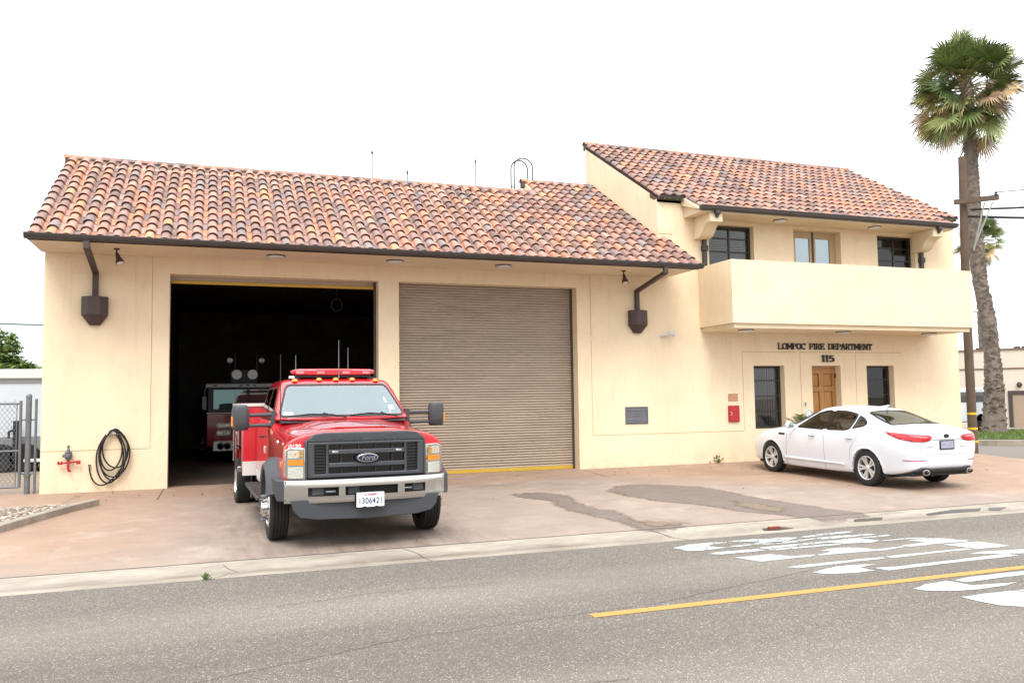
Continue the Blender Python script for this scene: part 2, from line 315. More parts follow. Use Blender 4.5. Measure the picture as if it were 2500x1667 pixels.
n = NB('gravel_bed', .95); v = n.vor(24); rc = n.t.nodes.new('ShaderNodeSeparateColor'); n.lk(v.outputs['Color'], rc.inputs[0]); n.col(n.mix(rc.outputs[0], srgb(150,135,120,.5), srgb(200,188,172,.6)))
mat('wet_concrete', srgb(158,142,134,.54), .6, noise=(3, .15, srgb(146,130,122,.52))); mat('wet_algae', srgb(168,148,128,.54), .6, noise=(4, .2))
mat('road_white', srgb(222,228,228,.54), .7, noise=(14, .12), bump=(60, .3)); mat('road_yellow', srgb(232,168,84,.60), .7, noise=(14, .1)); mat('tar', srgb(104,96,90,.55), .9); mat('crack', srgb(70,62,56,.5), .95)
mat('dry_ground', srgb(176,160,142,.6), .9, noise=(.8, .2)); mat('grass', srgb(96,120,48,.62), .9, noise=(6, .4), bump=(60, .8))
g = MB(); g.add([(-400,-300,-.42),(400,-300,-.42),(400,500,-.42),(-400,500,-.42)], [(0,1,2,3)]); struct('ground', g, 'dry_ground')
YS = [-6.78,-4.5,-1.3,0,.35]
sheet('street', 'asphalt', -60, 120, [-7.43,-20,-34], 0, 4)
sheet('kerb_gutter', 'kerb_concrete', -40, 60, [-7.43,-7.3,-7.12,-6.95,-6.78], .001, 4)
sheet('apron', 'concrete_apron', -30, 19.25, YS)
g = MB(); g.box(-40,-2.07,.35,40,-.3,-.004); struct('yard', g, 'dry_ground')
WETF = 1
def gline(pts, w, name='joint', m='crack', dz=.004, jit=0):
    b = MB(); vs = []
    P = []
    for (x0, y0), (x1, y1) in zip(pts, pts[1:]):
        k = max(2, int(math.hypot(x1-x0, y1-y0)/.12))
        for i in range(k): t = i/k; P.append((x0+(x1-x0)*t+random.uniform(-jit, jit), y0+(y1-y0)*t+random.uniform(-jit, jit)))
    P.append(pts[-1])
    for i, (x, y) in enumerate(P):
        a = P[max(0, i-1)]; c = P[min(len(P)-1, i+1)]; d = math.hypot(c[0]-a[0], c[1]-a[1]) or 1; nx, ny = -(c[1]-a[1])/d*w/2, (c[0]-a[0])/d*w/2
        vs += [(x+nx, y+ny, gz(y+ny)+dz), (x-nx, y-ny, gz(y-ny)+dz)]
    b.add(vs, [(2*i, 2*i+1, 2*i+3, 2*i+2) for i in range(len(P)-1)]); o = struct(name, b, m); return o
gline([(-12,-6.77),(30,-6.77)], .016, jit=.005)
gline([(-.05,0),(-.1,-1.25)], .014); gline([(-1.3,0),(-1.55,-1.15)], .007, 'joint', 'tar'); gline([(8.3,0),(8.36,-1.3)], .012)
gline([(.9,-6.9),(1.02,-7.1),(.85,-7.3),(.8,-7.43)], .009, 'crack', 'tar', jit=.02); gline([(2.9,-6.8),(3.05,-7.0),(3.1,-7.43)], .010, 'crack', 'tar', jit=.006)
gline([(7.0,-6.8),(6.85,-6.3),(6.4,-5.7),(6.3,-5.2)], .006, 'crack', 'tar', jit=.015); gline([(3.3,-6.8),(3.15,-6.5),(3.25,-6.2),(3.0,-5.9)], .006, 'crack', 'tar', jit=.02); gline([(6.4,-7.43),(6.3,-7.0),(6.2,-6.8)], .012, 'crack', jit=.01)
for pts in ([(-2,-10.6),(.2,-10.9),(2.2,-10.3),(4.4,-10.1),(6.6,-9.5)], [(-1,-12.3),(.8,-12.1),(2.2,-11.7),(3.3,-11.75)], [(1.3,-8.9),(2.3,-8.7),(3.4,-8.75)]): gline(pts, .006, 'crack', 'tar', jit=.015)
def on_z(px, py, z):
    x = (px-1250)/_f; y = -(py-833.5)/_f; D = _fw+_rt*x+_up*y; c = cam.matrix_world.translation; return c+D*((z-c.z)/D.z)
def patch(name, m, pix, z, dz, jit=0, fade=0, conform=False):
    """flat patch on the ground whose outline was surveyed from the photograph; fade = width of the soft edge in metres"""
    P = [on_z(px, py, z) for px, py in pix]; P = [(p.x, p.y) for p in P]
    if jit:
        Q = []
        for a, b in zip(P, P[1:]+P[:1]):
            k = max(1, int(math.hypot(b[0]-a[0], b[1]-a[1])/.1))
            for i in range(k): Q.append((a[0]+(b[0]-a[0])*i/k+random.uniform(-jit, jit), a[1]+(b[1]-a[1])*i/k+random.uniform(-jit, jit)))
        P = Q
    pts = [Vector(p) for p in P]; xs = [p[0] for p in P]; ys = [p[1] for p in P]; st = .07
    if fade:
        x = min(xs)
        while x < max(xs):
            y = min(ys)
            while y < max(ys):
                if inside2((x, y), P): pts.append(Vector((x, y)))
                y += st
            x += st
    vv, _, ff, *_ = geometry.delaunay_2d_cdt(pts, [(i, (i+1) % len(P)) for i in range(len(P))], [], 1, 1e-5)
    g = MB(); g.add([(p.x, p.y, (gz(p.y) if z > -.2 or conform else z)+dz) for p in vv], [f for f in ff])
    o = struct(name, g, m)
    if fade:
        at = o.data.attributes.new('fade', 'FLOAT', 'POINT')
        for i, p in enumerate(vv):
            d = 9
            for a, b in zip(P, P[1:]+P[:1]):
                a, b = Vector(a), Vector(b); e = b-a; t = max(0, min(1, (p-a).dot(e)/max(e.dot(e), 1e-9))); d = min(d, (p-(a+e*t)).length)
            at.data[i].value = min(1, d/fade)
    return o
def inside2(p, poly):
    x, y = p; r = False; j = len(poly)-1
    for i in range(len(poly)):
        xi, yi = poly[i]; xj, yj = poly[j]
        if (yi > y) != (yj > y) and x < (xj-xi)*(y-yi)/(yj-yi)+xi: r = not r
        j = i
    return r
for q in ('wet_concrete', 'wet_algae'): alpha_mix(q, None, None, 7)
z7 = lambda *P: [(950+x/2.24, 1100+y/2.24) for x, y in P]
patch('wet_patch', 'wet_concrete', z7((620,260),(750,243),(860,245),(1020,258),(1060,290),(1160,318),(1270,325),(1360,360),(1420,380),(1640,388),(1700,398),(1620,412),(1480,428),(1420,432),(1340,425),(1290,403),(1180,378),(1060,358),(950,335),(880,315),(860,292),(700,278)), -.16, .004, .012, .30)
patch('wet_patch', 'wet_concrete', z7((1160,235),(1210,208),(1310,198),(1500,198),(1720,207),(1860,225),(1960,245),(2100,265),(2352,292),(2600,318),(2700,335),(2400,360),(2230,352),(2140,342),(1930,330),(1700,302),(1450,285),(1250,258)), -.15, .004, .012, .30)
patch('wet_patch', 'wet_algae', z7((1180,362),(1400,380),(1650,388),(1690,398),(1470,425),(1400,420),(1330,398)), -.19, .008, .012, .28)
patch('wet_patch', 'wet_algae', z7((1840,265),(2060,285),(2200,310),(2180,335),(1960,318),(1860,295)), -.15, .008, .012, .28)
# water in the gutter pan, and a red block imitating a reflection
mat('puddle', (.035,.033,.03,1), .4); mat('reflection_red', srgb(150,62,48,.6), .8)
Sx = lambda *P: [(1400+x/2.138, 1200+y/2.138) for x, y in P]
for q in (Sx((1465,148),(1612,136),(1612,143),(1465,154)), Sx((1840,118),(1980,102),(2130,92),(2120,100),(1960,112),(1850,122)), Sx((2165,90),(2260,84),(2225,94),(2170,96)), Sx((985,190),(1090,182),(1150,186),(1080,196),(1000,200))): patch('puddle', 'puddle', q, -.245, .006, .004, conform=True)
g = MB(); g.box(7.83,8.0,-7.17,-7.11,-.262,-.22); tag(g.build('reflection_block', 'reflection_red', bevel=.006), 'small red block standing in for a red reflection in the gutter', 'reflection_block')  # solid red block in place of a red reflection in the gutter
# road paint: elongated lettering and centre line, surveyed from the photograph
zq = lambda *P: [(1640+x/2.735, 1260+y/2.735) for x, y in P]
WH = [((5,212),(120,188),(250,176),(375,172),(360,180),(258,190),(245,200),(300,208),(375,206),(330,214),(200,230),(110,234),(60,224)),
 ((375,172),(420,164),(545,154),(640,150),(700,144),(840,140),(860,144),(800,156),(720,178),(640,180),(560,176),(590,168),(470,172)),
 ((378,206),(400,198),(520,186),(535,192),(470,203)), ((535,188),(560,180),(760,170),(860,156),(960,146),(960,152),(830,174),(640,190)),
 ((860,140),(880,134),(1030,114),(1150,102),(1210,102),(1180,110),(1040,126),(900,142)),
 ((965,150),(980,142),(1290,118),(1365,118),(1340,126),(1100,148),(1000,156)),
 ((585,214),(600,208),(1050,164),(1340,134),(1440,124),(1465,126),(1440,134),(1250,148),(1390,162),(1340,176),(1150,184),(1080,178),(1040,176),(640,220)),
 ((232,252),(300,240),(560,218),(635,228),(560,236),(330,256)), ((640,226),(660,220),(1000,190),(1115,184),(1140,190),(950,206),(700,228)),
 ((400,276),(520,268),(640,254),(700,256),(800,268),(900,258),(975,256),(930,270),(780,284),(600,305),(540,296)),
 ((960,258),(1000,252),(1060,240),(1050,234),(990,230),(1090,212),(1190,208),(1290,212),(1360,222),(1540,200),(1555,206),(1420,228),(1180,246),(1000,262)),
 ((1395,162),(1600,144),(1700,142),(1680,150),(1560,154),(1430,166)), ((1530,198),(1560,190),(1640,182),(1690,176),(1640,168),(1570,164),(1680,148),(1790,146),(1985,162),(1960,172),(1860,176),(1750,188),(1600,204)),
 ((1810,190),(1960,176),(2050,170),(2260,196),(2180,208),(2050,220),(1960,208)),
 ((760,342),(850,328),(1280,284),(1400,274),(1430,280),(1380,288),(1100,318),(860,346)), ((1420,270),(1500,260),(1980,214),(2005,222),(1760,246),(1480,280)),
 ((938,376),(1010,356),(1100,336),(1200,326),(1365,320),(1260,342),(1300,354),(1360,362),(1250,376),(1100,386),(1000,384)),
 ((1350,346),(1500,336),(1900,290),(2230,250),(2320,262),(2200,276),(1800,320),(1450,362)), ((1980,252),(2080,236),(2360,218),(2600,204),(2600,236),(2360,248),(2100,252)),
 ((1885,428),(2000,404),(2352,364),(2600,345),(2600,375),(2352,392),(2100,424),(1970,442)),
 ((1608,486),(1700,454),(1830,432),(1900,440),(2010,462),(2170,450),(2310,440),(2240,460),(2060,488),(1900,498),(1700,498)),
 ((1930,540),(2100,516),(2260,498),(2420,510),(2600,515),(2600,640),(2352,606),(2200,596),(2050,570)), ((2290,494),(2420,480),(2600,462),(2600,505),(2420,506))]
g = MB(); me_tris = []
for q in WH:
    o = patch('road_lettering', 'road_white', zq(*q), -.25, .004, .006)
t = MATS['road_white'].node_tree; v = t.nodes.new('ShaderNodeTexVoronoi'); v.feature = 'DISTANCE_TO_EDGE'; v.inputs['Scale'].default_value = 5; tcn = t.nodes.new('ShaderNodeTexCoord'); wn = t.nodes.new('ShaderNodeTexNoise'); wn.inputs['Scale'].default_value = 4; wn.inputs['Detail'].default_value = 5
wv = t.nodes.new('ShaderNodeMixRGB'); wv.inputs[0].default_value = .25; t.links.new(tcn.outputs['Object'], wn.inputs[0]); t.links.new(tcn.outputs['Object'], wv.inputs[1]); t.links.new(wn.outputs['Color'], wv.inputs[2]); t.links.new(wv.outputs[0], v.inputs[0])
fn = t.nodes.new('ShaderNodeTexNoise'); fn.inputs['Scale'].default_value = 45; fn.inputs['Detail'].default_value = 6; t.links.new(tcn.outputs['Object'], fn.inputs[0])
sx = t.nodes.new('ShaderNodeSeparateXYZ'); t.links.new(tcn.outputs['Object'], sx.inputs[0]); ry = t.nodes.new('ShaderNodeMapRange'); ry.inputs[1].default_value = -9.2; ry.inputs[2].default_value = -8.2; ry.inputs[3].default_value = .0; ry.inputs[4].default_value = .022; t.links.new(sx.outputs['Y'], ry.inputs[0])
lt = t.nodes.new('ShaderNodeMath'); lt.operation = 'GREATER_THAN'; t.links.new(v.outputs['Distance'], lt.inputs[0]); t.links.new(ry.outputs[0], lt.inputs[1]); l2 = t.nodes.new('ShaderNodeMath'); l2.operation = 'LESS_THAN'; l2.inputs[1].default_value = .63; t.links.new(fn.outputs[0], l2.inputs[0])
ml = t.nodes.new('ShaderNodeMath'); ml.operation = 'MULTIPLY'; t.links.new(lt.outputs[0], ml.inputs[0]); t.links.new(l2.outputs[0], ml.inputs[1]); t.links.new(ml.outputs[0], t.nodes['Principled BSDF'].inputs['Alpha'])
YL = MB(); a = [on_z(*p, -.25) for p in [(1400+165/2.138, 1200+632/2.138), (1400+165/2.138, 1200+650/2.138)]]
gline([((a[0].x+a[1].x)/2-.12, (a[0].y+a[1].y)/2), (40, (a[0].y+a[1].y)/2+.03)], .115, 'centre_line', 'road_yellow')
# planting bed with low kerb, bottom left
kb = MB(); pts = [(-.98,-1.42),(-1.12,-1.38),(-1.75,-1.62),(-3.2,-5.2),(-3.05,-5.3),(-1.62,-2.0)]
bed = [(-1.05,-1.40),(-1.25,-1.42),(-9,-1.45),(-9,-6.3),(-2.75,-6.3),(-1.72,-3.4),(-1.18,-1.75)]
kerb = [(-.97,-1.36),(-1.12,-1.36),(-1.32,-1.74),(-1.85,-3.45),(-2.9,-6.35),(-2.72,-6.4),(-1.68,-3.42),(-1.14,-1.78)]
bb = empty('planting_bed', (-2.6,-3.4,-.1)); tag(bb, 'planter bed of river stones edged by a low concrete kerb', 'planter')
k = MB(); lf = [(-1.05,-1.42,), (-1.2,-1.9), (-1.73,-3.45), (-2.78,-6.4)]
def kerbrun(P, w, h):
    b = MB(); vs = []
    for i, (x, y) in enumerate(P):
        a, c = P[max(0,i-1)], P[min(len(P)-1,i+1)]; d = math.hypot(c[0]-a[0], c[1]-a[1]); nx, ny = -(c[1]-a[1])/d*w/2, (c[0]-a[0])/d*w/2
        z = gz(y); vs += [(x+nx,y+ny,z-.05),(x+nx,y+ny,z+h),(x-nx,y-ny,z+h),(x-nx,y-ny,z-.05)]
    b.add(vs, [(4*i+j, 4*i+(j+1) % 4, 4*i+4+(j+1) % 4, 4*i+4+j) for i in range(len(P)-1) for j in range(4)]+[(3,2,1,0), (4*len(P)-4, 4*len(P)-3, 4*len(P)-2, 4*len(P)-1)]); return b
kerbrun([(-1.0,-1.5),(-1.22,-1.95),(-1.52,-2.7),(-2.0,-4.1),(-2.9,-6.5)], .14, .10).build('kerb', 'kerb_concrete', bb, bevel=.012)
g = MB(); rnd = random.Random(3)
B = [(-1.12,-1.5),(-1.32,-2.0),(-1.62,-2.75),(-2.1,-4.1),(-2.95,-6.4)]
g.add([(-9,-1.5,gz(-1.5)+.03)]+[(-9,-6.4,gz(-6.4)+.03)]+[(x,y,gz(y)+.03) for x, y in B[::-1]], [tuple(range(7))]); g.build('soil', 'gravel_bed', bb)
st = MB()
def edge_x(y):
    for (x0, y0), (x1, y1) in zip(B, B[1:]):
        if y1 <= y <= y0: return x0+(x1-x0)*(y0-y)/(y0-y1)
    return -1.1
ico = bmesh.new(); bmesh.ops.create_icosphere(ico, subdivisions=1, radius=1); ICV = [v.co.copy() for v in ico.verts]; ICF = [tuple(v.index for v in f.verts) for f in ico.faces]; ico.free()
for i in range(2600):
    y = rnd.uniform(-5.2,-1.55); x = rnd.uniform(-3.6, edge_x(y)); r = rnd.uniform(.018,.045); q = rnd.uniform(.55,1.0); w = rnd.choice([(200,188,172),(170,152,136),(225,218,205),(140,124,112),(186,160,136)])
    e = Matrix.Rotation(rnd.uniform(0,3), 3, 'Z') @ Matrix.Diagonal((r*1.3, r*.8, r*.45))
    st.add([e @ v+Vector((x, y, gz(y)+.035)) for v in ICV], ICF, srgb(*w, .62))
mat('stone', attr='Col', rough=.85, noise=(20, .2))
o = st.build('river_stones', 'stone', bb, smooth=60); o['kind'] = 'stuff'
# leaf litter along the wall
lf = MB()
for i in range(46):
    x, y = rnd.choice([(rnd.uniform(-2,2), rnd.uniform(-1.2,-.05)), (rnd.uniform(8.4,12.5), rnd.uniform(-1.4,-.05)), (rnd.uniform(4,18), rnd.uniform(-6,-.5))]); s = rnd.uniform(.012,.03); a = rnd.uniform(0,6)
    lf.add([(x+s*cos(a), y+s*sin(a), gz(y)+.006), (x+s*.5*cos(a+1.6), y+s*.5*sin(a+1.6), gz(y)+.018), (x-s*cos(a), y-s*sin(a), gz(y)+.007), (x+s*.5*cos(a-1.6), y+s*.5*sin(a-1.6), gz(y)+.008)], [(0,1,2,3)])
mat('dead_leaf', srgb(110,80,58,.6), .8); tag(lf.build('leaf_litter', 'dead_leaf'), 'dry brown leaves scattered on the driveway', 'leaves', kind='stuff')
# ---------------------------------------------------------------- fire station
FS = empty('fire_station', (0,0,0)); tag(FS, 'cream stucco fire station with red clay tile roofs and two vehicle bays', 'building')
XL, XG, XR = -2.07, 10.37, 19.31
H = [(.0,3.91,-1,3.97),(4.33,8.30,-1,3.97),(12.87,13.75,.75,2.25),(14.56,15.43,-1,2.25),(16.24,17.11,.75,2.25),(11.735,13.0,4.1,5.6),(14.16,15.6,3.3,5.61),(16.76,18.0,4.1,5.6)]
w = MB(); w.holes('y', 0, .32, XL, XR, 0, 6.1, [(a, b, max(c, 0), d) for a, b, c, d in H]+[(XL, XG, 4.6, 6.1)])
# fix the open bottoms of doors: holes touch z=0, which leaves the thresholds open
w.prism([(.32,0),(3.82,0),(3.82,8.38),(.32,6.31),(.32,6.0)], 'x', XG, XG+.3)
w.prism([(.003,6.09),(.003,6.104),(.317,6.28),(.317,6.09)], 'x', XG+.003, XR-.003)
w.prism([(.32,0),(3.82,0),(3.82,8.38),(.32,6.31)], 'x', XR-.3, XR)
w.box(XG+.3, XR-.3, 3.52, 3.82, 0, 8.1); w.box(XL, XL+.3, .32, 14, 0, 4.9)
w.prism([(.32,4.9),(2.5,4.9),(2.5,6.6),(.32,5.32)], 'x', XL, XL+.3)
w.box(XL+.3, XG, 13.7, 14, 0, 4.9); w.box(XG, XG+.3, 3.82, 14, 0, 4.9); w.box(XL+.3, XG, 2.2, 2.5, 4.9, 6.5)
w.box(8.39, XG, 3.25, 3.45, 4.9, 7.12); w.prism([(2.5,4.9),(3.25,4.9),(3.25,7.1),(2.5,6.6)], 'x', 8.39, 8.6)
w.build('wall', 'stucco', FS)
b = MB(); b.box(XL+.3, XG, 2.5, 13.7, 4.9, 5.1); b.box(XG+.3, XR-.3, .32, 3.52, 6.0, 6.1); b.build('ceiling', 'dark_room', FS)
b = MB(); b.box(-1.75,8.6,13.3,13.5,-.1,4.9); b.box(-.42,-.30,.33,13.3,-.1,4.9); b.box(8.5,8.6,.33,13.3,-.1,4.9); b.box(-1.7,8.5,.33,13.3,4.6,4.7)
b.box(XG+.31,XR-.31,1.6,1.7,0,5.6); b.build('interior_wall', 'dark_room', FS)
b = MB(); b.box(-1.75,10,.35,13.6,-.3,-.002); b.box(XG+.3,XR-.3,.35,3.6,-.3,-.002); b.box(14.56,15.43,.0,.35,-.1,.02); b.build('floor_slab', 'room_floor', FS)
def prt(name, mb, m, parent=FS, **k): return mb.build(name, m, parent, **k)
# soffits
b = MB(); b.prism([(-.004,4.28),(-1.38,4.28),(-1.38,4.30),(-.004,4.99)], 'x', -2.12, 10.59); prt('soffit', b, 'stucco_trim')
b = MB(); b.prism([(-.004,5.697),(-.69,5.697),(-.69,5.785),(-.004,6.13)], 'x', 11.08, 18.6); [b.prism([(-.004,5.98),(-.70,5.76),(-.70,5.80),(-.004,6.185)], 'x', xa, xa+.075) for xa in (11.005, 18.6)]; prt('soffit', b, 'stucco_trim')
# corbels
for x in (11.33, 17.91):
    b = MB(); P = [(-.002,5.69),(-.693,5.69),(-.693,5.50),(-.60,5.495),(-.50,5.46),(-.42,5.39),(-.36,5.31),(-.29,5.24),(-.20,5.205),(-.002,5.195)]
    b.prism([(y, z) for y, z in P], 'x', x, x+.335); prt('corbel', b, 'stucco_trim', smooth=30)
# joints in the plaster
b = MB(); gr = lambda x0, z0, x1, z1: b.box(min(x0,x1)-(.004 if x0==x1 else 0), max(x0,x1)+(.004 if x0==x1 else 0), -.003, .01, min(z0,z1)-(.005 if z0==z1 else 0), max(z0,z1)+(.005 if z0==z1 else 0))
gr(-.3,.74,-.3,4.27); gr(-2.06,.74,-.31,.74); gr(8.63,.72,8.63,2.8); gr(8.64,.72,12.55,.72); gr(12.56,.73,12.56,2.57); gr(12.55,2.58,14.1,2.58); gr(14.22,.5,14.22,2.57); gr(14.21,2.58,15.85,2.58); gr(15.9,.5,15.9,2.57); gr(15.89,2.58,17.4,2.58); gr(8.63,2.9,8.63,4.27)
[prt('control_joint', q, 'groove') for q in loose(b)]
# vent plate
b = MB(); b.box(10.37,10.76,-.012,.01,5.29,5.46); prt('vent_plate', b, 'stucco_trim', bevel=.006)
# ------- clay tiles
TC = [((174,136,124),32),((200,148,128),28),((220,152,118),16),((224,168,126),3),((162,142,140),10),((148,118,110),9),((202,160,142),12)]
def tcol(r):
    t = r.random()*sum(w for _, w in TC)
    for c, w in TC:
        t -= w
        if t <= 0: break
    k = r.uniform(.57,.73); j = r.uniform(-8, 8); return srgb(c[0]+j, c[1]+j, c[2]+j, k)
def tile(mb, x, y, z, slope, ln, r, rg, up=1, lift=.0):
    """one barrel tile: x,y,z = lower end centre; runs uphill by ln; up=1 cover, -1 pan"""
    q = math.hypot(1, slope); ty, tz = 1/q, slope/q; ny, nz = -slope/q, 1/q; col = tcol(rg); n = 8; yaw = rg.uniform(-.02, .02)*(1 if up > 0 else 0); x += rg.uniform(-.006,.006)
    rings = []
    for (d, rr, lf) in ((0, r, lift+rg.uniform(0,.006)), (ln, r*.8, lift-.022)):
        for th in (0, .013):
            ring = []
            for i in range(n+1):
                a = pi*i/n if up > 0 else pi+pi*i/n*1.0
                u = (rr-th)*cos(a); v = (rr-th)*sin(a)*.92+lf
                ring.append((x+u+yaw*d, y+ty*d+ny*v, z+tz*d+nz*v))
            rings.append(ring)
    o = len(mb.v); vs = [v for g in rings for v in g]; m = n+1; fs = []
    for i in range(n):
        fs.append((i, i+1, 2*m+i+1, 2*m+i)); fs.append((m+i+1, m+i, 3*m+i, 3*m+i+1)); fs.append((i+1, i, m+i, m+i+1))
    k = len(fs); mb.add(vs, fs, col)
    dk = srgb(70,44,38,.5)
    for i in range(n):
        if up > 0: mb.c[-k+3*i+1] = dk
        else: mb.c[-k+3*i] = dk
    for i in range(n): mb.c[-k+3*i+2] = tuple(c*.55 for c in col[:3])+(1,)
def tiled_roof(name, x0, x1, nrows, dy, zfun, slope, ystart, rg, parent=FS, skip=None, pitch=.25):
    mb = MB(); nx = round((x1-x0)/pitch); p = (x1-x0)/nx; ln = dy*math.hypot(1, slope)
    for c in range(nx+1):
        x = x0+c*p; ys = ystart(x)
        for rr in range(nrows):
            y = ys+rr*dy
            if skip and skip(x, y): continue
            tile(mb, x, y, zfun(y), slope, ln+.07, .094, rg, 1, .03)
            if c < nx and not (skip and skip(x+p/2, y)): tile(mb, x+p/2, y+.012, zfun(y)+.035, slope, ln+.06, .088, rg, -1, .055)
    return mb.build(name, 'roof_tile', parent, smooth=50)
GZ = lambda y: 5.255+.6*y-.095-.02
rg = random.Random(11)
GX0, GX1 = -2.02, 10.52
roofA = tiled_roof('roof', GX0, GX1, 16, .307, GZ, .6, lambda x: -1.45, rg, skip=lambda x, y: (x > XG-.05 and y > -.15) or (y > 2.5 and x < 8.4) or y > 3.35)
b = MB(); b.prism([(-1.36,4.29),(2.55,6.585),(2.55,6.4),(0,4.9),(-1.36,4.25)], 'x', -2.1, XG-.002); b.prism([(-.0,4.95),(-1.36,4.25),(-1.36,4.29),(-.0,5.085)], 'x', XG, 10.57)
b.prism([(2.5,6.4),(2.5,6.555),(3.45,7.11),(3.45,6.9)], 'x', 8.42, XG-.002); prt('roof_deck', b, 'mortar')
for x0, x1, P in ((-2.10,-1.99,[(-1.36,4.285),(-1.36,4.335),(2.5,6.65),(2.5,6.4)]),(10.50,10.585,[(-1.36,4.285),(-1.36,4.335),(-.005,5.14),(-.005,4.95)]),(10.385,10.49,[(.0,6.03),(.0,6.20),(3.7,8.40),(3.7,8.1)]),(19.25,19.35,[(.0,6.03),(.0,6.20),(3.7,8.40),(3.7,8.1)])):
    b = MB(); b.prism(P, 'x', x0, x1); prt('rake_mortar', b, 'tile_inside')
def ridge(name, x0, x1, y, z, parent, r=.105):
    mb = MB(); L_ = .36; k = int((x1-x0)/L_+.99); rg2 = random.Random(5)
    for i in range(k):
        xa = x0+i*L_; col = tcol(rg2); col = tuple(c*.8 for c in col[:3])+(1,); n = 8; vs = []
        for (dx, rr) in ((0, r*1.0), (L_+.05, r*.86)):
            for th in (0, .013):
                for j in range(n+1): a = pi*j/n; vs.append((min(xa+dx, x1+.02), y+(rr-th)*cos(a)*1.0, z+(rr-th)*sin(a)*.85+rg2.uniform(-.002,.002)))
        m = n+1; fs = []
        for j in range(n): fs += [(j, j+1, 2*m+j+1, 2*m+j), (m+j+1, m+j, 3*m+j, 3*m+j+1), (j+1, j, m+j, m+j+1)]
        mb.add(vs, fs, col)
    o = mb.build(name, 'roof_tile', parent, smooth=50)
    g = MB(); g.prism([(y-.12,z-.14),(y+.1,z-.14),(y+.09,z+.045),(y-.075,z+.045)], 'x', x0+.03, x1); g.build('ridge_mortar', 'mortar', parent); return o
ridge('ridge_cap', -2.2, 8.42, 2.6, 6.70, roofA); ridge('ridge_cap', 8.3, XG, 3.42, 7.2, roofA)
TZ = lambda y: 6.29+.595*y-.095-.02
roofB = tiled_roof('roof', 10.47, 19.3, 15, .307, TZ, .595, lambda x: -.11 if (x < 11.0 or x > 18.65) else -.72, rg, skip=lambda x, y: y > 3.78)
b = MB(); b.prism([(.0,6.03),(.0,6.12),(3.8,8.38),(3.8,8.1)], 'x', 10.372, 19.33); b.prism([(-.7,5.74),(-.7,5.765),(-.0,6.12),(-.0,6.02)], 'x', 11.08, 18.6); prt('roof_deck', b, 'mortar')
ridge('ridge_cap', 10.34, 19.4, 3.84, 8.50, roofB)
# gutters (open K-profile)
def gutter(x0, x1, y0, y1, z0, z1):
    b = MB(); t = .008
    P = [(y1,z1),(y1,z0),(y0+.03,z0),(y0+.005,z0+.035),(y0,z1-.03),(y0-.012,z1-.02),(y0-.012,z1),(y0+.006,z1),(y0+.012,z0+.04),(y0+.035,z0+t),(y1-t,z0+t),(y1-t,z1)]
    b.prism([(y, z) for y, z in P], 'x', x0, x1); Q = [(y1,z0),(y0+.03,z0),(y0,z0+.035),(y0-.008,z1),(y1,z1)]
    b.prism(Q, 'x', x0-.004, x0+.002); b.prism(Q, 'x', x1-.002, x1+.004)
    x = x0+2.4
    while x < x1-.5: b.prism([(y1,z0-.003),(y0+.028,z0-.003),(y0-.004,z0+.035),(y0-.014,z1-.018),(y0-.014,z1+.002),(y0,z1+.002),(y0+.03,z0+.006),(y1,z0+.006)], 'x', x, x+.04); x += 2.45
    return prt('gutter', b, 'dark_trim')
gutter(-2.13, 10.61, -1.505, -1.385, 4.265, 4.352); gutter(11.06, 18.62, -.815, -.695, 5.735, 5.838); gutter(10.39, 11.02, -.13, -.006, 6.08, 6.19); gutter(18.62, 19.35, -.13, -.006, 6.08, 6.19)
# downspouts with rain heads
def downspout(x, xh, side):
    b = MB(); s = .048
    def run(P):
        for (p, q) in zip(P, P[1:]):
            p, q = Vector(p), Vector(q); d = (q-p).normalized(); a = d.cross(Vector((0,1,0))).normalized() if abs(d.y) < .9 else Vector((1,0,0)); c = d.cross(a)
            b.loft([[o+a*s+c*s*.8, o-a*s+c*s*.8, o-a*s-c*s*.8, o+a*s-c*s*.8] for o in (p-d*.02, q+d*.02)])
    run([(x,-1.43,4.275),(x,-1.43,4.15),(xh,-.05,3.93),(xh,-.05,3.46)]); d = prt('downspout', b, 'bronze', bevel=.006)
    b = MB(); rings = []
    for (z, w_, dp) in ((3.49,.215,.23),(3.16,.215,.23),(2.98,.09,.1)): rings.append([(xh-w_,-.002,z),(xh-w_,-dp*.55,z),(xh-w_*.45,-dp,z),(xh+w_*.45,-dp,z),(xh+w_,-dp*.55,z),(xh+w_,-.002,z)])
    b.loft(rings); b.build('rain_head', 'bronze', d, bevel=.006)
downspout(-1.22, -1.245, 1); downspout(9.715, 9.77, -1)
for x in (11.50, 18.07):
    b = MB(); b.box(x-.06,x+.06,-.79,-.70,5.66,5.75); b.loft([[(x-.05,-.78,5.66),(x+.05,-.78,5.66),(x+.05,-.71,5.66),(x-.05,-.71,5.66)],[(x-.02,-.74,5.58),(x+.02,-.74,5.58),(x+.02,-.70,5.58),(x-.02,-.70,5.58)]])
    b.box(x+.03,x+.13,-.09,-.01,3.4,5.19); b.box(x+.01,x+.15,-.12,-.008,4.93,5.06); prt('downspout', b, 'dark_trim', bevel=.008)
# balcony
b = MB(); b.holes('z', 3.13, 3.14, 11.42, 18.37, -1.32, 0, []); x0, x1 = 11.42, 18.37
b = MB(); b.box(x0,x1,-1.32,-1.17,3.13,4.53); b.box(x0,x0+.15,-1.17,-.002,3.13,4.53); b.box(x1-.15,x1,-1.17,-.002,3.13,4.53); b.box(x0+.15,x1-.15,-1.17,-.002,3.13,3.28); prt('balcony', b, 'stucco', bevel=.004)
b = MB(); b.box(x0+.06,x1-.06,-1.26,-.002,3.03,3.128); prt('balcony_slab', b, 'stucco_trim')
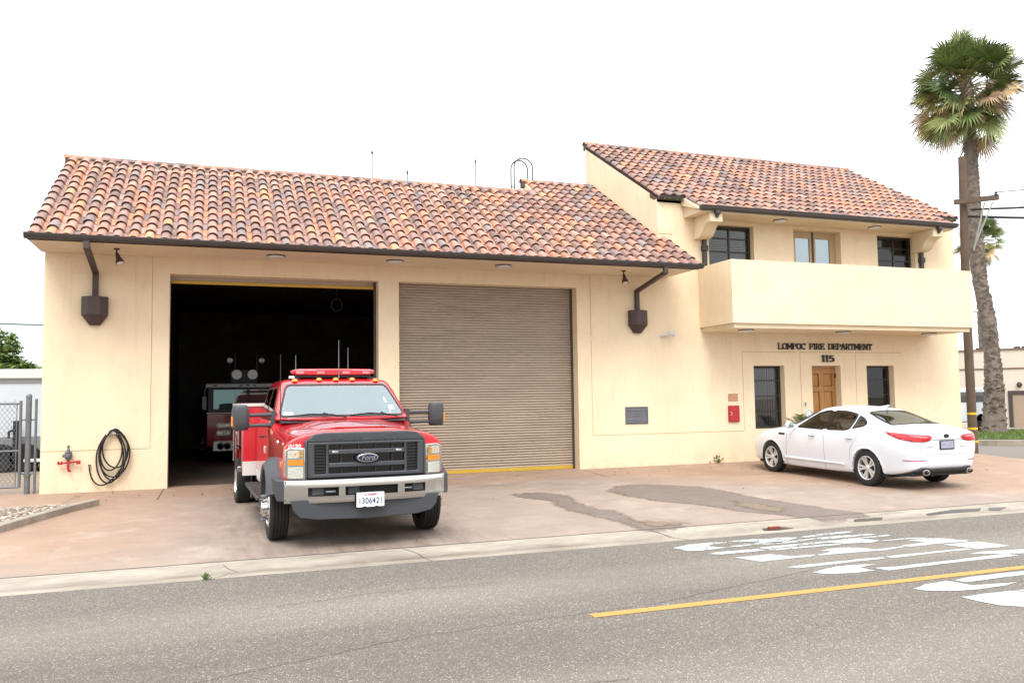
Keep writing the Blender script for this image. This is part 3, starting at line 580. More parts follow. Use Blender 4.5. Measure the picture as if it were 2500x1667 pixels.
# ------- openings
def window(x0, x1, z0, z1, y, hb, vb=(), blind=None, fw=.06):
    f = MB(); hs = [a for a in [z0+fw]+list(hb)+[z1-fw]]; vs = [x0+fw]+list(vb)+[x1-fw]; cells = []
    for i, (a, c) in enumerate(zip(hs, hs[1:])):
        for j, (u, v) in enumerate(zip(vs, vs[1:])):
            cells.append((u+(.018 if j else 0), v-(.018 if j < len(vs)-2 else 0), a+(.014 if i else 0), c-(.014 if i < len(hs)-2 else 0)))
    f.holes('y', y, y+.05, x0, x1, z0, z1, cells); o = prt('window', f, 'window_frame')
    g = MB(); g.box(x0+.02,x1-.02,y+.02,y+.026,z0+.02,z1-.02); g.build('pane', 'clear_glass', o)
    if blind == 'v':
        g = MB(); x = x0+.06
        while x < x1-.06:
            k = .042 if x < (x0+x1)/2 else .07; g.box(x, x+k*.72, y+.065, y+.07, z0+.05, z1-.02); x += k
        [q.build('blind_slat', 'blinds', o) for q in loose(g)]
    elif blind == 'h':
        g = MB(); z = z0+.04
        while z < z1-.04: g.prism([(y+.06,z),(y+.085,z+.034),(y+.087,z+.03),(y+.062,z-.004)], 'x', x0+.05, x1-.05); z += .042
        g.build('blinds', 'blinds', o)
    elif blind == 'c':
        g = MB(); g.box((x0+x1)/2-.02,x1-.08,y+.065,y+.07,z0+.05,z1-.02); g.build('blinds', 'blinds', o)
    return o
window(12.87,13.75,.75,2.25,.17,(1.16,1.52,1.9),(), 'v'); window(16.24,17.11,.75,2.25,.17,(1.16,1.52,1.9),(), 'c')
window(11.735,13.0,4.1,5.6,.15,(4.62,4.98,5.3),(12.4,),'h'); window(16.76,18.0,4.1,5.6,.15,(4.62,4.98,5.3),(17.42,),'h')
# french door on the balcony
f = MB(); f.holes('y', .2, .25, 14.16, 15.6, 3.3, 5.61, [(14.37,14.80,3.6,5.44),(14.98,15.42,3.6,5.44)]); fd = prt('french_door', f, 'cream_wood')
g = MB(); g.box(14.3,15.5,.222,.228,3.55,5.5); g.build('pane', 'sky_glass', fd); g = MB(); g.box(14.865,14.915,.185,.2,3.3,5.6); g.build('astragal', 'dark_trim', fd)
# front door, six raised panels
f = MB(); pn = [(14.66,14.93,1.74,2.06),(15.06,15.33,1.74,2.06),(14.66,14.93,.98,1.62),(15.06,15.33,.98,1.62),(14.66,14.93,.16,.84),(15.06,15.33,.16,.84)]
f.holes('y', .2, .245, 14.58, 15.41, .02, 2.22, pn); 
for u0, u1, v0, v1 in pn: f.loft([[(u0,.235,v0),(u1,.235,v0),(u1,.235,v1),(u0,.235,v1)],[(u0+.05,.21,v0+.05),(u1-.05,.21,v0+.05),(u1-.05,.21,v1-.05),(u0+.05,.21,v1-.05)]], caps=True)
fd = prt('door', f, 'door_wood', bevel=.003); g = MB(); g.lathe([(.0,0),(.028,0),(.03,-.02),(.012,-.025),(.012,-.05),(.03,-.06),(.032,-.08),(.018,-.095),(0,-.096)], (15.36,.2,1.02), 'y', 16); g.build('knob', 'dark_trim', fd, smooth=40)
g = MB(); [g.box(15.405,15.43,.17,.2,z,z+.12) for z in (.25,1.1,1.95)]; [q.build('hinge', 'dark_trim', fd) for q in loose(g)]
g = MB(); g.box(14.56,14.58,.18,.25,0,2.25); g.box(15.41,15.43,.18,.25,0,2.25); g.box(14.58,15.41,.18,.25,2.22,2.25); prt('door_frame', g, 'cream_wood')
# roller doors
rd = MB(); z = .06; P = []
while z < 3.99:
    P += [(.31,z),(.288,z+.006),(.276,z+.026),(.284,z+.048),(.31,z+.053)]; z += .0565
rd.add([(x, y, z) for y, z in P for x in (4.28, 8.26)], [(2*i, 2*i+1, 2*i+3, 2*i+2) for i in range(len(P)-1)])
rd = prt('roller_door', rd, 'roller_slats', smooth=30); g = MB(); g.box(4.28,8.26,.27,.31,.0,.075); g.build('bottom_bar', 'yellow_paint', rd, bevel=.006)
g = MB(); g.box(8.255,8.30,.25,.319,0,3.968); g.box(4.331,4.36,.25,.319,0,3.968); [q.build('guide_rail', 'dark_trim', rd) for q in loose(g)]
g = MB(); P = [(.30,3.9),(.286,3.91),(.28,3.925),(.3,3.97)]; g.box(.005,3.86,.285,.315,3.89,3.99); rd2 = prt('roller_door', g, 'roller_slats')
g = MB(); g.box(.005,3.86,.26,.312,3.825,3.885); g.build('bottom_bar', 'yellow_paint', rd2, bevel=.008); g = MB(); g.box(3.86,3.905,.25,.319,0,3.968); g.build('guide_rail', 'dark_trim', rd2)
# vent grille and meter hatch in the wall
g = MB(); g.holes('y', -.018, .0, 9.43, 10.0, .945, 1.33, [(9.455,9.975,.97,1.30)]); g.box(9.455,9.975,-.008,0,.97,1.30); o = prt('wall_vent', g, 'grey_metal', bevel=.003)
g = MB(); [g.prism([(-.008,z),(-.018,z+.008),(-.008,z+.03)], 'x', 9.46, 9.97) for z in [.975+i*.033 for i in range(3)]+[1.24,1.265]]; g.build('louvre', 'grey_metal', o)
# ---------------------------------------------------------------- things on the building
def soffit_light(x, y, z, r, label, grp):
    t = empty('ceiling_light', (x, y, z)); tag(t, label, 'ceiling light', grp)
    g = MB(); g.lathe([(r,0),(r,-.018),(r*.93,-.022)], (x,y,z), 'z', 28); g.build('ring', 'dark_trim', t, smooth=40)
    g = MB(); g.lathe([(r*.95,-.016),(r*.93,-.035),(r*.7,-.05),(r*.3,-.058),(0.001,-.06)], (x,y,z), 'z', 28, caps=False); g.build('diffuser', 'white_metal', t, smooth=60)
soffit_light(1.86,-.69,4.28,.17,'round white light under the garage eave above the open bay','round lights under the eaves')
soffit_light(4.11,-.69,4.28,.17,'round white light under the garage eave above the pillar between the bays','round lights under the eaves')
soffit_light(6.36,-.69,4.28,.17,'round white light under the garage eave above the closed roller door','round lights under the eaves')
soffit_light(13.45,-.42,5.697,.16,'round light under the upper eave left of the balcony doors','round lights under the eaves')
soffit_light(16.3,-.42,5.697,.16,'round light under the upper eave right of the balcony doors','round lights under the eaves')
soffit_light(12.12,-.8,3.03,.18,'round light under the balcony near its left end','round lights under the balcony')
soffit_light(14.9,-.75,3.03,.18,'round light under the balcony above the front door','round lights under the balcony')
soffit_light(17.6,-.7,3.03,.18,'round light under the balcony near its right end','round lights under the balcony')
def flood(x, y, z, label, tilt, m='dark_trim'):
    t = empty('spotlight', (x,y,z)); tag(t, label, 'spotlight', 'bullet spotlights under the garage eave')
    g = MB(); g.lathe([(.05,0),(.05,-.02),(.012,-.03),(.012,-.09)], (x,y,z), 'z', 14); g.build('bracket', 'bronze', t, smooth=40)
    g = MB(); p0 = Vector((x,y,z-.08)); d = Vector(tilt).normalized(); a = p0; pts = [a-d*.01, a+d*.05, a+d*.10, a+d*.17, a+d*.21]; g.tube(pts, [.02,.035,.045,.07,.072], 16); g.build('housing', 'bronze', t, smooth=45)
    g = MB(); g.tube([a+d*.209, a+d*.215, a+d*.222], [.064,.06,.03], 16); g.build('lens', 'lens_glass', t, smooth=50)
mat('lens_glass', srgb(225,222,212,.75), .15, coat=.6)
flood(-.84,-.7,4.28,'brown bullet spotlight under the eave left of the open bay',(.35,-.35,-1)); flood(9.12,-.68,4.28,'brown bullet spotlight under the eave right of the roller door',(.0,-.35,-1))
# camera-style wall lamp
t = empty('wall_lamp', (10.4,0,2.93)); tag(t, 'white twin head wall lamp left of the balcony', 'lamp')
g = MB(); g.lathe([(.055,0),(.055,-.02),(.03,-.03),(.02,-.05)], (10.4,0,2.93), 'y', 16); g.build('bracket', 'white_metal', t, smooth=40)
g = MB(); g.tube([(10.4,-.05,2.93),(10.47,-.12,2.95),(10.52,-.15,2.98),(10.62,-.22,2.96)], [.03,.03,.055,.06], 14); g.build('head', 'white_metal', t, smooth=45)
# key box, notice
t = empty('key_box', (12.26,0,1.12)); tag(t, 'small red metal cabinet on the wall below a notice', 'cabinet'); mat('red_metal', srgb(196,34,40,.7), .4, noise=(6,.1))
g = MB(); g.box(12.117,12.405,-.05,0,.936,1.315); g.build('body', 'red_metal', t, bevel=.006); g = MB(); g.box(12.13,12.392,-.058,-.05,.95,1.30); o = g.build('door', 'red_metal', t, bevel=.005)
g = MB(); g.tube([(12.15,-.06,1.09),(12.165,-.085,1.11),(12.165,-.085,1.15),(12.15,-.06,1.17)], .006, 8); g.build('handle', 'white_metal', o, smooth=40)
t = empty('notice', (12.26,0,1.5)); tag(t, 'small faded tan and orange notice plate above the red cabinet', 'sign'); mat('notice_tan', srgb(222,178,140,.7), .6, noise=(28,.5,srgb(200,130,96,.6)))
g = MB(); g.box(12.127,12.397,-.008,0,1.411,1.592); g.build('plate', 'notice_tan', t, bevel=.01)
# lettering (slab serif strokes)
def glyphs():
    G = {}
    G['L'] = ([((.12,0),(.12,1)),((.12,.04),(.62,.04)),((.62,0),(.62,.24))], [(.12,1),(.12,0)], .68)
    G['O'] = ([tuple((.38+.32*cos(a*pi/8), .5+.46*sin(a*pi/8)) for a in range(17))], [], .76)
    G['M'] = ([((.12,0),(.12,1)),((.12,.98),(.45,.25),(.78,.98)),((.78,0),(.78,1))], [(.1,1),(.12,0),(.8,1),(.78,0)], .9)
    G['P'] = ([((.14,0),(.14,1)),((.14,.95),(.42,.95),(.6,.86),(.62,.72),(.58,.56),(.42,.48),(.14,.48))], [(.14,1),(.14,0)], .68)
    G['C'] = ([tuple((.4+.32*cos(a*pi/8), .5+.46*sin(a*pi/8)) for a in range(2,15)), ((.66,.7),(.66,.95))], [], .74)
    G['F'] = ([((.14,0),(.14,1)),((.14,.96),(.62,.96)),((.62,.75),(.62,1)),((.14,.52),(.46,.52)),((.46,.4),(.46,.64))], [(.14,1),(.14,0)], .68)
    G['I'] = ([((.2,0),(.2,1))], [(.2,1),(.2,0)], .4)
    G['R'] = ([((.14,0),(.14,1)),((.14,.95),(.42,.95),(.6,.86),(.62,.74),(.58,.6),(.42,.5),(.14,.5)),((.38,.5),(.66,.02))], [(.14,1),(.14,0),(.68,0)], .78)
    G['E'] = ([((.14,0),(.14,1)),((.14,.96),(.62,.96)),((.62,.78),(.62,1)),((.14,.52),(.46,.52)),((.46,.4),(.46,.64)),((.14,.04),(.64,.04)),((.64,0),(.64,.24))], [(.14,1),(.14,0)], .72)
    G['D'] = ([((.14,0),(.14,1)),((.14,.95),(.42,.95),(.62,.82),(.7,.5),(.62,.18),(.42,.05),(.14,.05))], [(.14,1),(.14,0)], .78)
    G['A'] = ([((.1,0),(.4,1)),((.4,1),(.7,0)),((.22,.34),(.58,.34))], [(.08,0),(.72,0)], .8)
    G['T'] = ([((.36,0),(.36,1)),((.06,.96),(.66,.96)),((.06,.76),(.06,1)),((.66,.76),(.66,1))], [(.36,0)], .72)
    G['N'] = ([((.14,0),(.14,1)),((.14,1),(.68,0)),((.68,0),(.68,1))], [(.1,1),(.14,0),(.68,1)], .82)
    G['1'] = ([((.25,0),(.25,1)),((.25,.98),(.1,.84))], [(.25,0)], .46)
    G['5'] = ([((.58,.95),(.16,.95),(.14,.55)),((.14,.55),(.38,.62),(.56,.52),(.6,.32),(.5,.1),(.3,.03),(.12,.12))], [], .68)
    return G
GL = glyphs()
def letters(name, s, x0, x1, z0, h, y, m, parent, t=.085):
    tot = sum(GL[c][2] if c != ' ' else .62 for c in s); k = (x1-x0)/tot; x = x0
    for c in s:
        if c == ' ': x += .62*k; continue
        st, sf, wd = GL[c]; b = MB()
        d = 0
        for pl_ in st:
            for (a, e) in zip(pl_, pl_[1:]):
                p = Vector((x+a[0]*k, z0+a[1]*h)); q = Vector((x+e[0]*k, z0+e[1]*h)); u = (q-p)
                if u.length < 1e-6: continue
                u.normalize(); th = t*k*(1.0 if abs(u.y) > .5 else .6); nrm = Vector((-u.y, u.x))*th; p -= u*th*.3; q += u*th*.3; d += .0004
                b.prism([tuple(p+nrm), tuple(q+nrm), tuple(q-nrm), tuple(p-nrm)], 'y', y-d, y+.03)
        for (a, e) in sf: d += .0004; b.box(x+(a-.17)*k, x+(a+.17)*k, y-d, y+.03, z0+(e*.93)*h, z0+(e*.93+.07)*h)
        b.build('letter', m, parent); x += wd*k
mat('letter_black', srgb(44,32,26,.7), .5)
t = empty('lettering_sign', (15.0,0,2.72)); tag(t, 'raised dark letters reading LOMPOC FIRE DEPARTMENT above the front door', 'sign'); letters('n', 'LOMPOC FIRE DEPARTMENT', 13.58, 16.43, 2.645, .148, -.03, 'letter_black', t, .066)
t = empty('house_number', (15.03,0,2.4)); tag(t, 'raised dark house number 115 above the front door', 'sign'); letters('n', '115', 14.84, 15.23, 2.345, .155, -.045, 'letter_black', t, .08)
# intercom and safe-haven sign beside the door
t = empty('intercom', (14.33,0,1.3)); tag(t, 'small grey intercom plate left of the front door', 'intercom'); g = MB(); g.box(14.28,14.36,-.02,0,1.26,1.37); g.build('plate', 'white_metal', t, bevel=.004); g = MB(); g.box(14.3,14.34,-.026,-.019,1.28,1.30); g.box(14.3,14.34,-.026,-.019,1.315,1.35); g.build('buttons', 'dark_trim', t)
t = empty('safety_sign', (14.42,0,1.05)); tag(t, 'small house-shaped white and blue sign beside the front door', 'sign'); mat('sign_blue', srgb(30,140,200,.8), .4); mat('sign_white', srgb(240,244,246,.85), .4)
g = MB(); g.prism([(14.32,.9),(14.52,.9),(14.52,1.1),(14.42,1.2),(14.32,1.1)], 'y', -.012, 0); g.build('plate', 'sign_white', t)
g = MB(); P = [(14.33,.91),(14.51,.91),(14.51,1.095),(14.42,1.185),(14.33,1.095)]; 
for (a, b2) in zip(P, P[1:]+P[:1]):
    p, q = Vector(a), Vector(b2); u = (q-p).normalized()*.006; nn_ = Vector((-u.y, u.x)); g.prism([tuple(p+nn_), tuple(q+nn_), tuple(q-nn_), tuple(p-nn_)], 'y', -.015, -.011)
g.prism([(14.35,1.0),(14.38,.975),(14.44,.97),(14.49,1.0),(14.48,1.025),(14.43,1.02),(14.42,1.05),(14.39,1.02)], 'y', -.016, -.011); g.build('emblem', 'sign_blue', t)
# hose on its hanger
t = empty('hose_hanger', (-.9,0,1.07)); tag(t, 'small white hose hanger holding the coiled black hose', 'hanger'); g = MB(); g.prism([(-1.03,1.02),(-.98,1.07),(-.92,1.09),(-.87,1.09),(-.81,1.07),(-.76,1.02),(-.8,.98),(-.85,1.02),(-.94,1.02),(-.99,.98)], 'y', -.09, -.0); g.build('bracket', 'white_metal', t, bevel=.006); g = MB(); g.tube([(-.9,-.002,1.14),(-.9,-.012,1.14)], .02, 12); g.build('screw', 'white_metal', t)
g = MB(); pts = []; rh = random.Random(4)
for lp in range(5):
    top = (-.9, 1.085); cx = -.9+(.03*lp-.06)*.6; bot = .15+[0,.25,.06,.3,.12][lp]*.9; wd = .235+.03*rh.uniform(-1,1)-(.05 if lp in (1,3) else 0); sk = rh.uniform(-.05,.05)
    for i in range(24):
        a = pi/2-2*pi*i/24; zc = (top[1]+bot)/2; hh = (top[1]-bot)/2; x = cx+wd*cos(a)*(1-.42*max(0, sin(a))**2)+sk*(1-sin(a))/2; z = zc+hh*sin(a)
        pts.append((x, -.05-.012*lp-.02*max(0, sin(a)), z+.006*lp*max(0, sin(a))))
pts += [(-.72,-.1,.98),(-.66,-.12,.75),(-.72,-.12,.5),(-.85,-.11,.28),(-1.0,-.09,.14),(-1.12,-.07,.12),(-1.22,-.05,.2),(-1.27,-.04,.33),(-1.285,-.035,.42)]
# smooth with Catmull-Rom
def crom(P, k=3):
    P = [Vector(p) for p in P]; out = []
    for i in range(len(P)-1):
        a, b, c, d = P[max(0, i-1)], P[i], P[i+1], P[min(len(P)-1, i+2)]
        for j in range(k):
            u = j/k; out.append(.5*((2*b)+(c-a)*u+(2*a-5*b+4*c-d)*u*u+(3*b-a-3*c+d)*u**3))
    out.append(P[-1]); return out
t = empty('garden_hose', (-.9,-.05,.6)); tag(t, 'black rubber hose coiled on the wall left of the open bay', 'hose'); g.__init__(); g.tube(crom(pts, 2), .0135, 7); g.build('hose', 'black_rubber', t, smooth=60)
g = MB(); g.lathe([(.016,0),(.016,.05),(.022,.05),(.022,.07),(.01,.07)], (-1.285,-.035,.42), 'z', 10); g.build('nozzle', 'grey_metal', t, smooth=40)
# wall hydrant / siamese valve
t = empty('wall_hydrant', (-1.61,0,.6)); tag(t, 'grey valve with red cross handle on the wall left of the hose', 'hydrant')
x, z = -1.615, .535; g = MB(); g.tube([(-1.775,-.09,z-.01),(-1.7,-.1,z),(-1.43,-.09,z+.02)], [.02,.016,.02], 8); g.tube([(x,-.1,z+.14),(x,-.1,z-.1),(x+.015,-.1,z-.14),(x+.045,-.1,z-.145)], [.022,.022,.024,.02], 10)
for a in (-1.77,-1.72,-1.47,-1.435): g.box(a-.014,a+.014,-.12,-.07,z-.03,z+.03)
g.build('handle', 'red_metal', t, bevel=.004, smooth=40)
g = MB(); g.lathe([(.03,.12),(.055,.15),(.065,.2),(.055,.235),(.06,.245),(.06,.26),(.03,.265),(.025,.3),(.015,.33),(.02,.34),(.02,.37),(.008,.38)], (x,-.1,z-.07), 'z', 16); g.tube([(x,0,z+.12),(x,-.1,z+.12)], .03, 12); g.box(x-.09,x-.02,-.13,-.07,z+.1,z+.15); g.build('valve', 'grey_metal', t, smooth=40)
# roof ladder hoops and antennas
mat('dark_pipe', srgb(84,90,96,.6), .5, metal=.3)
t = empty('roof_ladder', (8.9,5,5.1)); tag(t, 'dark curved ladder handrails rising behind the garage roof ridge', 'ladder')
for (x, y, zt, w_) in ((8.6,4.95,7.98,.5),(8.75,5.1,8.1,.56)):
    g = MB(); P = [(x,y,5.1),(x,y,zt)]+[(x+w_/2-w_/2*cos(a), y, zt+.27*sin(a)) for a in [pi*i/12 for i in range(1,13)]]+[(x+w_,y,zt-.15),(x+w_,y,6.9)]; g.tube(P, .021, 8); g.build('handrail', 'dark_pipe', t, smooth=50)
g = MB(); [g.tube([(8.6,4.95,z_),(8.75,5.1,z_)], .014, 6) for z_ in (5.5,5.85,6.2,6.55,6.9,7.25,7.5)]; [q.build('rung', 'dark_pipe', t, smooth=50) for q in loose(g)]
for x, z, lab in ((4.7,8.16,'tall thin rod antenna behind the ridge, left of the others'),(5.65,7.70,'shortest rod antenna behind the ridge'),(7.575,8.16,'tall thin rod antenna behind the ridge, nearest the ladder hoops')):
    t = empty('roof_antenna', (x,5,5.1)); tag(t, lab, 'antenna', 'rod antennas on the roof'); g = MB(); g.tube([(x,5,5.1),(x,5,z)], .013, 7); g.build('mast', 'dark_pipe', t, smooth=50); g = MB(); g.lathe([(.008,-.08),(.035,-.02),(.03,.0),(.012,.03),(.012,.06)], (x,5,z-.02), 'z', 10); g.build('tip', 'dark_pipe', t, smooth=40)
# ---------------------------------------------------------------- vehicles
mat('red_paint', srgb(218,16,36,.68), .3, coat=1); mat('white_paint', srgb(232,237,246,.85), .3, coat=.7); mat('chrome', (.66,.64,.61,1), .12, metal=1); mat('satin_alloy', srgb(218,216,214,.8), .3, metal=.35)
mat('grey_plastic', srgb(74,76,82,.6), .55, bump=(200,.1)); mat('dark_plastic', srgb(38,38,40,.6), .5); mat('tyre_rubber', srgb(36,35,35,.7), .8, noise=(14,.25)); mat('amber_clear', srgb(206,158,84,.7), .12, metal=.5, bump=(75,1.0)); mat('amber', srgb(245,140,20,.8), .25, coat=.7); mat('red_lens', srgb(206,12,26,.7), .15, coat=.5)
mat('pink_lens', srgb(236,120,130,.8), .12, coat=1); mat('clear_lens', srgb(216,216,206,.8), .12, metal=.6, bump=(75,1.0)); mat('interior_grey', srgb(120,128,130,.5), .8); mat('interior_dark', srgb(30,30,32,.6), .8); mat('reflective_white', srgb(225,222,218,.75), .6); mat('plate_white', srgb(236,238,244,.85), .4); mat('plate_blue', srgb(44,62,110,.7), .5); mat('plate_red', srgb(200,50,60,.7), .5); mat('badge_blue', srgb(20,34,84,.7), .25, coat=.6)
glass_mat('windscreen', (.62,.74,.76,1), .23, refl=(.70,.84,.88,1)); glass_mat('side_glass', (.06,.055,.05,1), .04); glass_mat('green_glass', (.66,.78,.64,1), .03); glass_mat('rear_glass', (.03,.035,.04,1), .14, refl=(.72,.84,.95,1))
glass_mat('headlight_glass', (.9,.9,.88,1), .05)
def subsurf(mb, lv, name='s'):
    me = bpy.data.meshes.new(name); me.from_pydata(mb.v, [], mb.f); o = bpy.data.objects.new(name, me); C.objects.link(o); m = o.modifiers.new('s', 'SUBSURF'); m.levels = lv; m.render_levels = lv
    dg = bpy.context.evaluated_depsgraph_get(); dg.update(); r = bpy.data.meshes.new_from_object(o.evaluated_get(dg)); bpy.data.objects.remove(o)
    bm = bmesh.new(); bm.from_mesh(r); bmesh.ops.recalc_face_normals(bm, faces=bm.faces); bm.to_mesh(r); bm.free(); return r
def bvh_of(me): 
    bm = bmesh.new(); bm.from_mesh(me); t = bvhtree.BVHTree.FromBMesh(bm); bm.free(); return t
def inside(p, poly):
    x, y = p; r = False; j = len(poly)-1
    for i in range(len(poly)):
        xi, yi = poly[i]; xj, yj = poly[j]
        if (yi > y) != (yj > y) and x < (xj-xi)*(y-yi)/(yj-yi)+xi: r = not r
        j = i
    return r
def resamp(poly, d):
    out = []
    for a, b in zip(poly, poly[1:]+poly[:1]):
        k = max(1, int(math.hypot(b[0]-a[0], b[1]-a[1])/d)); out += [(a[0]+(b[0]-a[0])*i/k, a[1]+(b[1]-a[1])*i/k) for i in range(k)]
    return out
def rounded(poly, r, k=4):
    out = []; n_ = len(poly)
    for i in range(n_):
        a, b, c = Vector(poly[i-1]), Vector(poly[i]), Vector(poly[(i+1) % n_]); u = (a-b); v = (c-b); rr = min(r, u.length*.45, v.length*.45); p = b+u.normalized()*rr; q = b+v.normalized()*rr
        for j in range(k+1): t = j/k; out.append(tuple((1-t)**2*p+2*t*(1-t)*b+t*t*q))
    return out
def shrink(poly, d):
    n_ = len(poly); ar = sum(a[0]*b[1]-b[0]*a[1] for a, b in zip(poly, poly[1:]+poly[:1])); sg = 1 if ar > 0 else -1; out = []
    for i in range(n_):
        a, b, c = Vector(poly[i-1]), Vector(poly[i]), Vector(poly[(i+1) % n_]); u = (b-a).normalized(); v = (c-b).normalized(); m = Vector((-(u.y+v.y), u.x+v.x))
        if m.length < 1e-5: m = Vector((-u.y, u.x))
        m.normalize(); k = max(.4, m.dot(Vector((-u.y, u.x)))); out.append(tuple(b+m*d*sg/k))
    return out
def panel(name, m, parent, bvh, o, u, v, d, poly, off=.004, step=.05, hole=None, thick=0, smooth=60):
    """sheet that hugs a body shell: the outline is given in the plane (o;u,v) and dropped on the shell along d"""
    o, u, v, d = Vector(o), Vector(u).normalized(), Vector(v).normalized(), Vector(d).normalized()
    P = resamp(poly, step); Hn = resamp(hole, step) if hole else []
    xs = [p[0] for p in P]; ys = [p[1] for p in P]; G = []
    x = min(xs)+step*.5
    while x < max(xs):
        y = min(ys)+step*.5
        while y < max(ys):
            if inside((x, y), P) and not (hole and inside((x, y), Hn)): G.append((x, y))
            y += step
        x += step
    al = [Vector(p) for p in P+Hn+G]; ed = [(i, (i+1) % len(P)) for i in range(len(P))]+[(len(P)+i, len(P)+(i+1) % len(Hn)) for i in range(len(Hn))]
    vv, _, ff, *_ = geometry.delaunay_2d_cdt(al, ed, [], 1, 1e-5)
    vs = []; 
    for p in vv:
        st = o+u*p.x+v*p.y; h = bvh.ray_cast(st, d)
        if h[0] is None:
            h2 = bvh.find_nearest(st+d*.3); pt, nr = h2[0], h2[1]
        else: pt, nr = h[0], h[1]
        if nr.dot(d) > 0: nr = -nr
        vs.append(pt+nr*off)
    fs = [f for f in ff if not (hole and inside(tuple(sum((vv[i] for i in f), Vector((0,0)))/len(f)), Hn)) and inside(tuple(sum((vv[i] for i in f), Vector((0,0)))/len(f)), P)]
    b = MB(); b.add(vs, fs); ob = b.build(name, m, parent, smooth=smooth, world=False)
    if thick: s = ob.modifiers.new('t', 'SOLIDIFY'); s.thickness = thick; s.offset = 1
    return ob
def cut(me, tests):
    bm = bmesh.new(); bm.from_mesh(me); fs = [f for f in bm.faces if any(t(f.calc_center_median(), f.normal) for t in tests)]; bmesh.ops.delete(bm, geom=fs, context='FACES'); bm.to_mesh(me); bm.free()
def shell(name, me, m, parent, smooth=60):
    me.materials.clear(); me.materials.append(MATS[m]); me.name = name; return link(name, me, parent, 0, smooth)
def wheel(parent, x, y, r, w, side, style, rim_r, dual=False):
    """side -1: outer face looks to -x"""
    o = side; b = MB(); b.lathe([(rim_r*.55,-.05),(rim_r*.6,.05)], (x, y, r), 'x', 24); W_ = b.build('wheel', 'dark_plastic', parent, world=False, smooth=40)
    h = w/2; P = [(rim_r*.97,-h*.8),(rim_r,-h*.92),(r*.86,-h*1.0),(r*.95,-h*.93),(r*.992,-h*.78)]
    for g in (-.5,-.17,.17,.5): P += [(r*.998,h*(g-.05)),(r*.972,h*(g-.035)),(r*.972,h*(g+.035)),(r*.998,h*(g+.05))]
    P += [(r*.992,h*.78),(r*.95,h*.93),(r*.86,h),(rim_r,h*.92),(rim_r*.97,h*.8)]
    b = MB(); b.lathe(P, (x, y, r), 'x', 48, caps=False); b.build('tyre', 'tyre_rubber', W_, world=False, smooth=35)
    b = MB(); f = x+o*h*.78
    if style == 'alloy':
        b.lathe([(rim_r*.96,-h*.8),(rim_r*.9,-h*.4),(rim_r*.88,h*.5*o if o > 0 else -h*.5)], (x, y, r), 'x', 36, caps=False)
        b.lathe([(rim_r*.99,o*h*.86),(rim_r*.93,o*h*.93),(rim_r*.88,o*h*.8),(rim_r*.88,-o*h*.5)], (x, y, r), 'x', 40, caps=False)
        b.lathe([(.001,o*h*.84),(.028,o*h*.84),(.045,o*h*.72),(.06,o*h*.6),(.02,o*h*.5)], (x, y, r), 'x', 20, caps=False)
        for k in range(10):
            a = 2*pi*k/10+(.13 if k % 2 else -.13)*1.0+.3; ww = .020
            c_, s_ = cos(a), sin(a); nx_, nz_ = -s_, c_
            rings = []
            for (rr, wd, dp) in ((.04,.020,.62),(rim_r*.5,.017,.70),(rim_r*.9,.024,.84)):
                cy, cz = y+rr*c_, r+rr*s_; rings.append([(x+o*h*dp,cy+nx_*wd,cz+nz_*wd),(x+o*h*dp,cy-nx_*wd,cz-nz_*wd),(x+o*h*(dp-.28),cy-nx_*wd,cz-nz_*wd),(x+o*h*(dp-.28),cy+nx_*wd,cz+nz_*wd)])
            b.loft(rings)
        b.build('rim', 'satin_alloy', W_, world=False, smooth=35)
        b = MB(); b.lathe([(rim_r*.7,0),(rim_r*.7,o*.02),(.03,o*.02)], (x, y, r), 'x', 28); b.build('brake_disc', 'grey_metal', W_, world=False)
    else:   # polished truck wheel with liner and hub
        if style == 'front': pf = [(rim_r*.99,.86),(rim_r*.94,.98),(rim_r*.86,.7),(rim_r*.80,.62),(rim_r*.72,.95),(rim_r*.5,1.12),(rim_r*.46,1.12),(rim_r*.44,1.35),(rim_r*.36,1.42),(rim_r*.34,1.6),(.001,1.64)]
        else: pf = [(rim_r*.99,.86),(rim_r*.94,.98),(rim_r*.88,.4),(rim_r*.8,-.3),(rim_r*.5,-.5),(rim_r*.45,-.1),(.001,-.1)]
        b.lathe([(a, o*h*c_) for a, c_ in pf], (x, y, r), 'x', 40, caps=False); b.build('rim', 'chrome', W_, world=False, smooth=35)
        if style == 'front':
            b = MB()
            for k in range(10): a = 2*pi*k/10; b.lathe([(.014,0),(.017,o*.03),(.012,o*.055),(.001,o*.07)], (x+o*h*1.1, y+rim_r*.6*cos(a), r+rim_r*.6*sin(a)), 'x', 8)
            [q.build('lug_nut', 'galv', W_, world=False, smooth=40) for q in loose(b)]
    return W_
# ======================= red utility truck =======================
TR = empty('utility_truck', (2.505,-5.64,-.166), R(1.7)); tag(TR, 'red heavy-duty fire utility pickup with chrome bumper, parked half out of the open bay', 'truck')
def tp(name, b, m, parent=TR, **k): return b.build(name, m, parent, world=False, **k)
